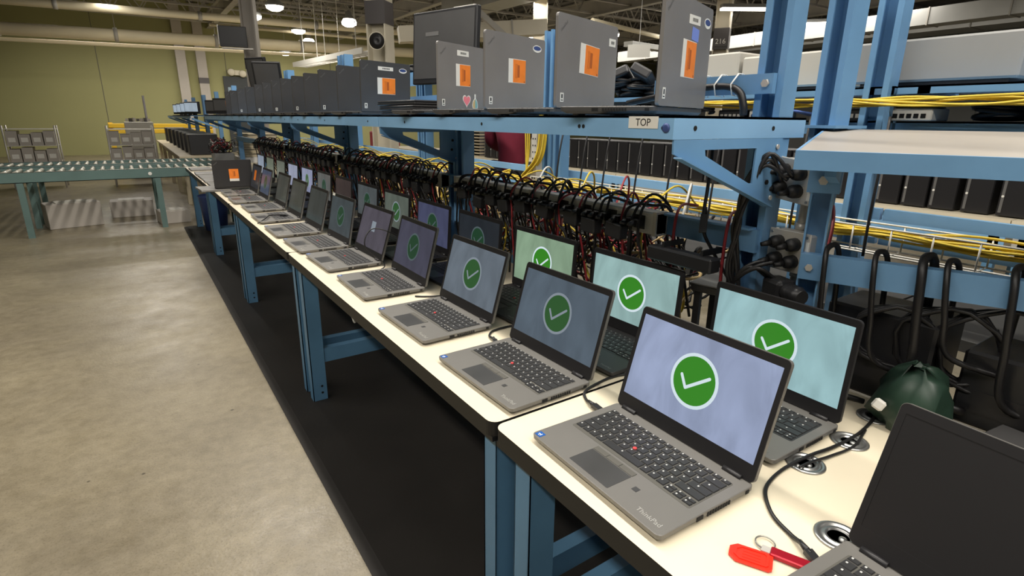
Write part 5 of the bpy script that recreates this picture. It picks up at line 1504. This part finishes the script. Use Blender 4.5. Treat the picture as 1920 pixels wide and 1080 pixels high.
e = empty('cable_bin', (0.38, 7.20, 0.727)); tag(e, 'grey bin heaped with black cables beside the tray stack', 'bin')
e.location.y = 7.45
s = MB(); s.bb(0, 0.24, 0, 0.35, 0.0, 0.16, bev=0.008); s.build('body', M['grey_box2'], e)
t = MB()
for k in range(60):
    P = [(0.12+rnd.uniform(-0.10, 0.10), 0.17+rnd.uniform(-0.13, 0.13), 0.17+rnd.uniform(0, 0.12))]
    for q in range(4):
        l = P[-1]; P.append((min(0.26, max(-0.02, l[0]+rnd.uniform(-0.08, 0.08))), min(0.34, max(0.0, l[1]+rnd.uniform(-0.08, 0.08))), min(0.36, max(0.16, l[2]+rnd.uniform(-0.07, 0.07)))))
    t.tube(spline(P, 4), 0.005, 5, mi=rnd.choice([0, 0, 0, 0, 1, 2]))
o = t.build('cable_heap', [M['cord_black'], M['cord_red'], M['cord_white']], e); o['kind'] = 'stuff'
# guard rail, post, wire shelves at the back
e = empty('guard_rail', (-0.9, 17.2, 0)); tag(e, 'yellow double guard rail before the green wall', 'guard rail')
for zz_ in (0.96, 1.10):
    s = MB(); s.bb(0, 2.4, -0.04, 0.04, zz_-0.055, zz_+0.055, bev=0.01); s.build('rail', M['yellow'], e)
for x in (0.05, 2.35):
    s = MB(); s.bb(x-0.05, x+0.05, 0.04, 0.14, 0, 1.18); s.build('post', M['yellow'], e)
s = MB(); s.tube([(0.0, 18.5, 0), (0.0, 18.5, 1.9)], 0.03, 10); s.lathe([(0.12, 0), (0.12, 0.02), (0.03, 0.03)], c=(0.0, 18.5, 0)); tag(s.build('slim_post', M['band']), 'slim dark pole rising behind the yellow guard rail', 'pole')
for j, (x0, y0, lb) in enumerate(((-0.85, 12.6, 'at the end of the far benches'), (-2.4, 12.9, 'further from the far benches'))):
    e = empty('wire_shelf', (x0, y0, 0)); tag(e, 'grey shelving stacked with cartons, '+lb, 'shelving')
    for sx in (0, 0.75):
        for sy in (0, 0.45):
            s = MB(); s.tube([(sx, sy, 0), (sx, sy, 1.16)], 0.014, 8); s.build('post', M['steel'], e)
    for zz_ in (0.2, 0.5, 0.8, 1.1):
        s = MB(); s.bb(0, 0.75, 0, 0.45, zz_-0.012, zz_); s.build('shelf', M['steel'], e)
    for a, zz_ in enumerate((0.2, 0.5, 0.8)):
        for b in range(4):
            c = empty('carton', (x0+0.02+b*0.18, y0+0.03, zz_+0.001)); tag(c, 'grey carton on the wire shelving '+lb, 'carton', 'cartons on the shelving '+lb)
            s = MB(); s.bb(0, 0.165, 0, 0.38, 0, 0.2+0.03*((a+b) % 3)); s.build('box', M['column_grey'], c)
            s = MB(); s.bb(0.03, 0.13, -0.002, 0.002, 0.06, 0.14); s.build('carton_label', M['sticker_white'], c)
for k, (x, y, wd, ht, lb) in enumerate(((-0.62, 8.55, 0.5, 0.22, 'broad grey carton'), (-0.18, 7.70, 0.34, 0.16, 'small grey carton'), (-1.25, 8.0, 0.55, 0.30, 'tall grey carton'))):
    e = empty('carton', (x, y, 0.001), R(k*7)); tag(e, lb+' on the floor under the roller conveyors', 'carton')
    s = MB(); s.bb(-wd/2, wd/2, -0.16, 0.16, 0, ht, bev=0.004); s.build('box', M['column_grey'], e)
    s = MB(); s.bb(-wd*0.3, wd*0.3, -0.12, 0.12, ht-0.001, ht+0.012); s.build('lid', M['grey_box'], e)
e = empty('supply_box', (-0.55, 14.4, 0)); tag(e, 'pale chest with small parts on top, before the yellow rail', 'chest')
s = MB(); s.bb(0, 0.55, 0, 0.4, 0, 1.22, bev=0.01); s.build('body', M['grey_box'], e)
s = MB()
for k in range(7): s.box((0.06+k*0.07, 0.15, 1.26), (0.05, 0.05, 0.06+0.02*(k % 3)), rot=(0, 0, k), mi=k % 2)
s.build('small_parts', [M['column_grey'], M['band']], e)
# bits under the conveyor and far bench
e = empty('waste_bin', (0.22, 6.75, 0)); tag(e, 'blue-grey bin standing under the bench by the conveyor', 'bin')
s = MB(); s.lathe([(0.12, 0.0), (0.16, 0.42), (0.17, 0.43), (0.16, 0.44), (0.15, 0.42), (0.11, 0.02), (0.001, 0.02)], n=20); s.build('body', M['navy'], e)
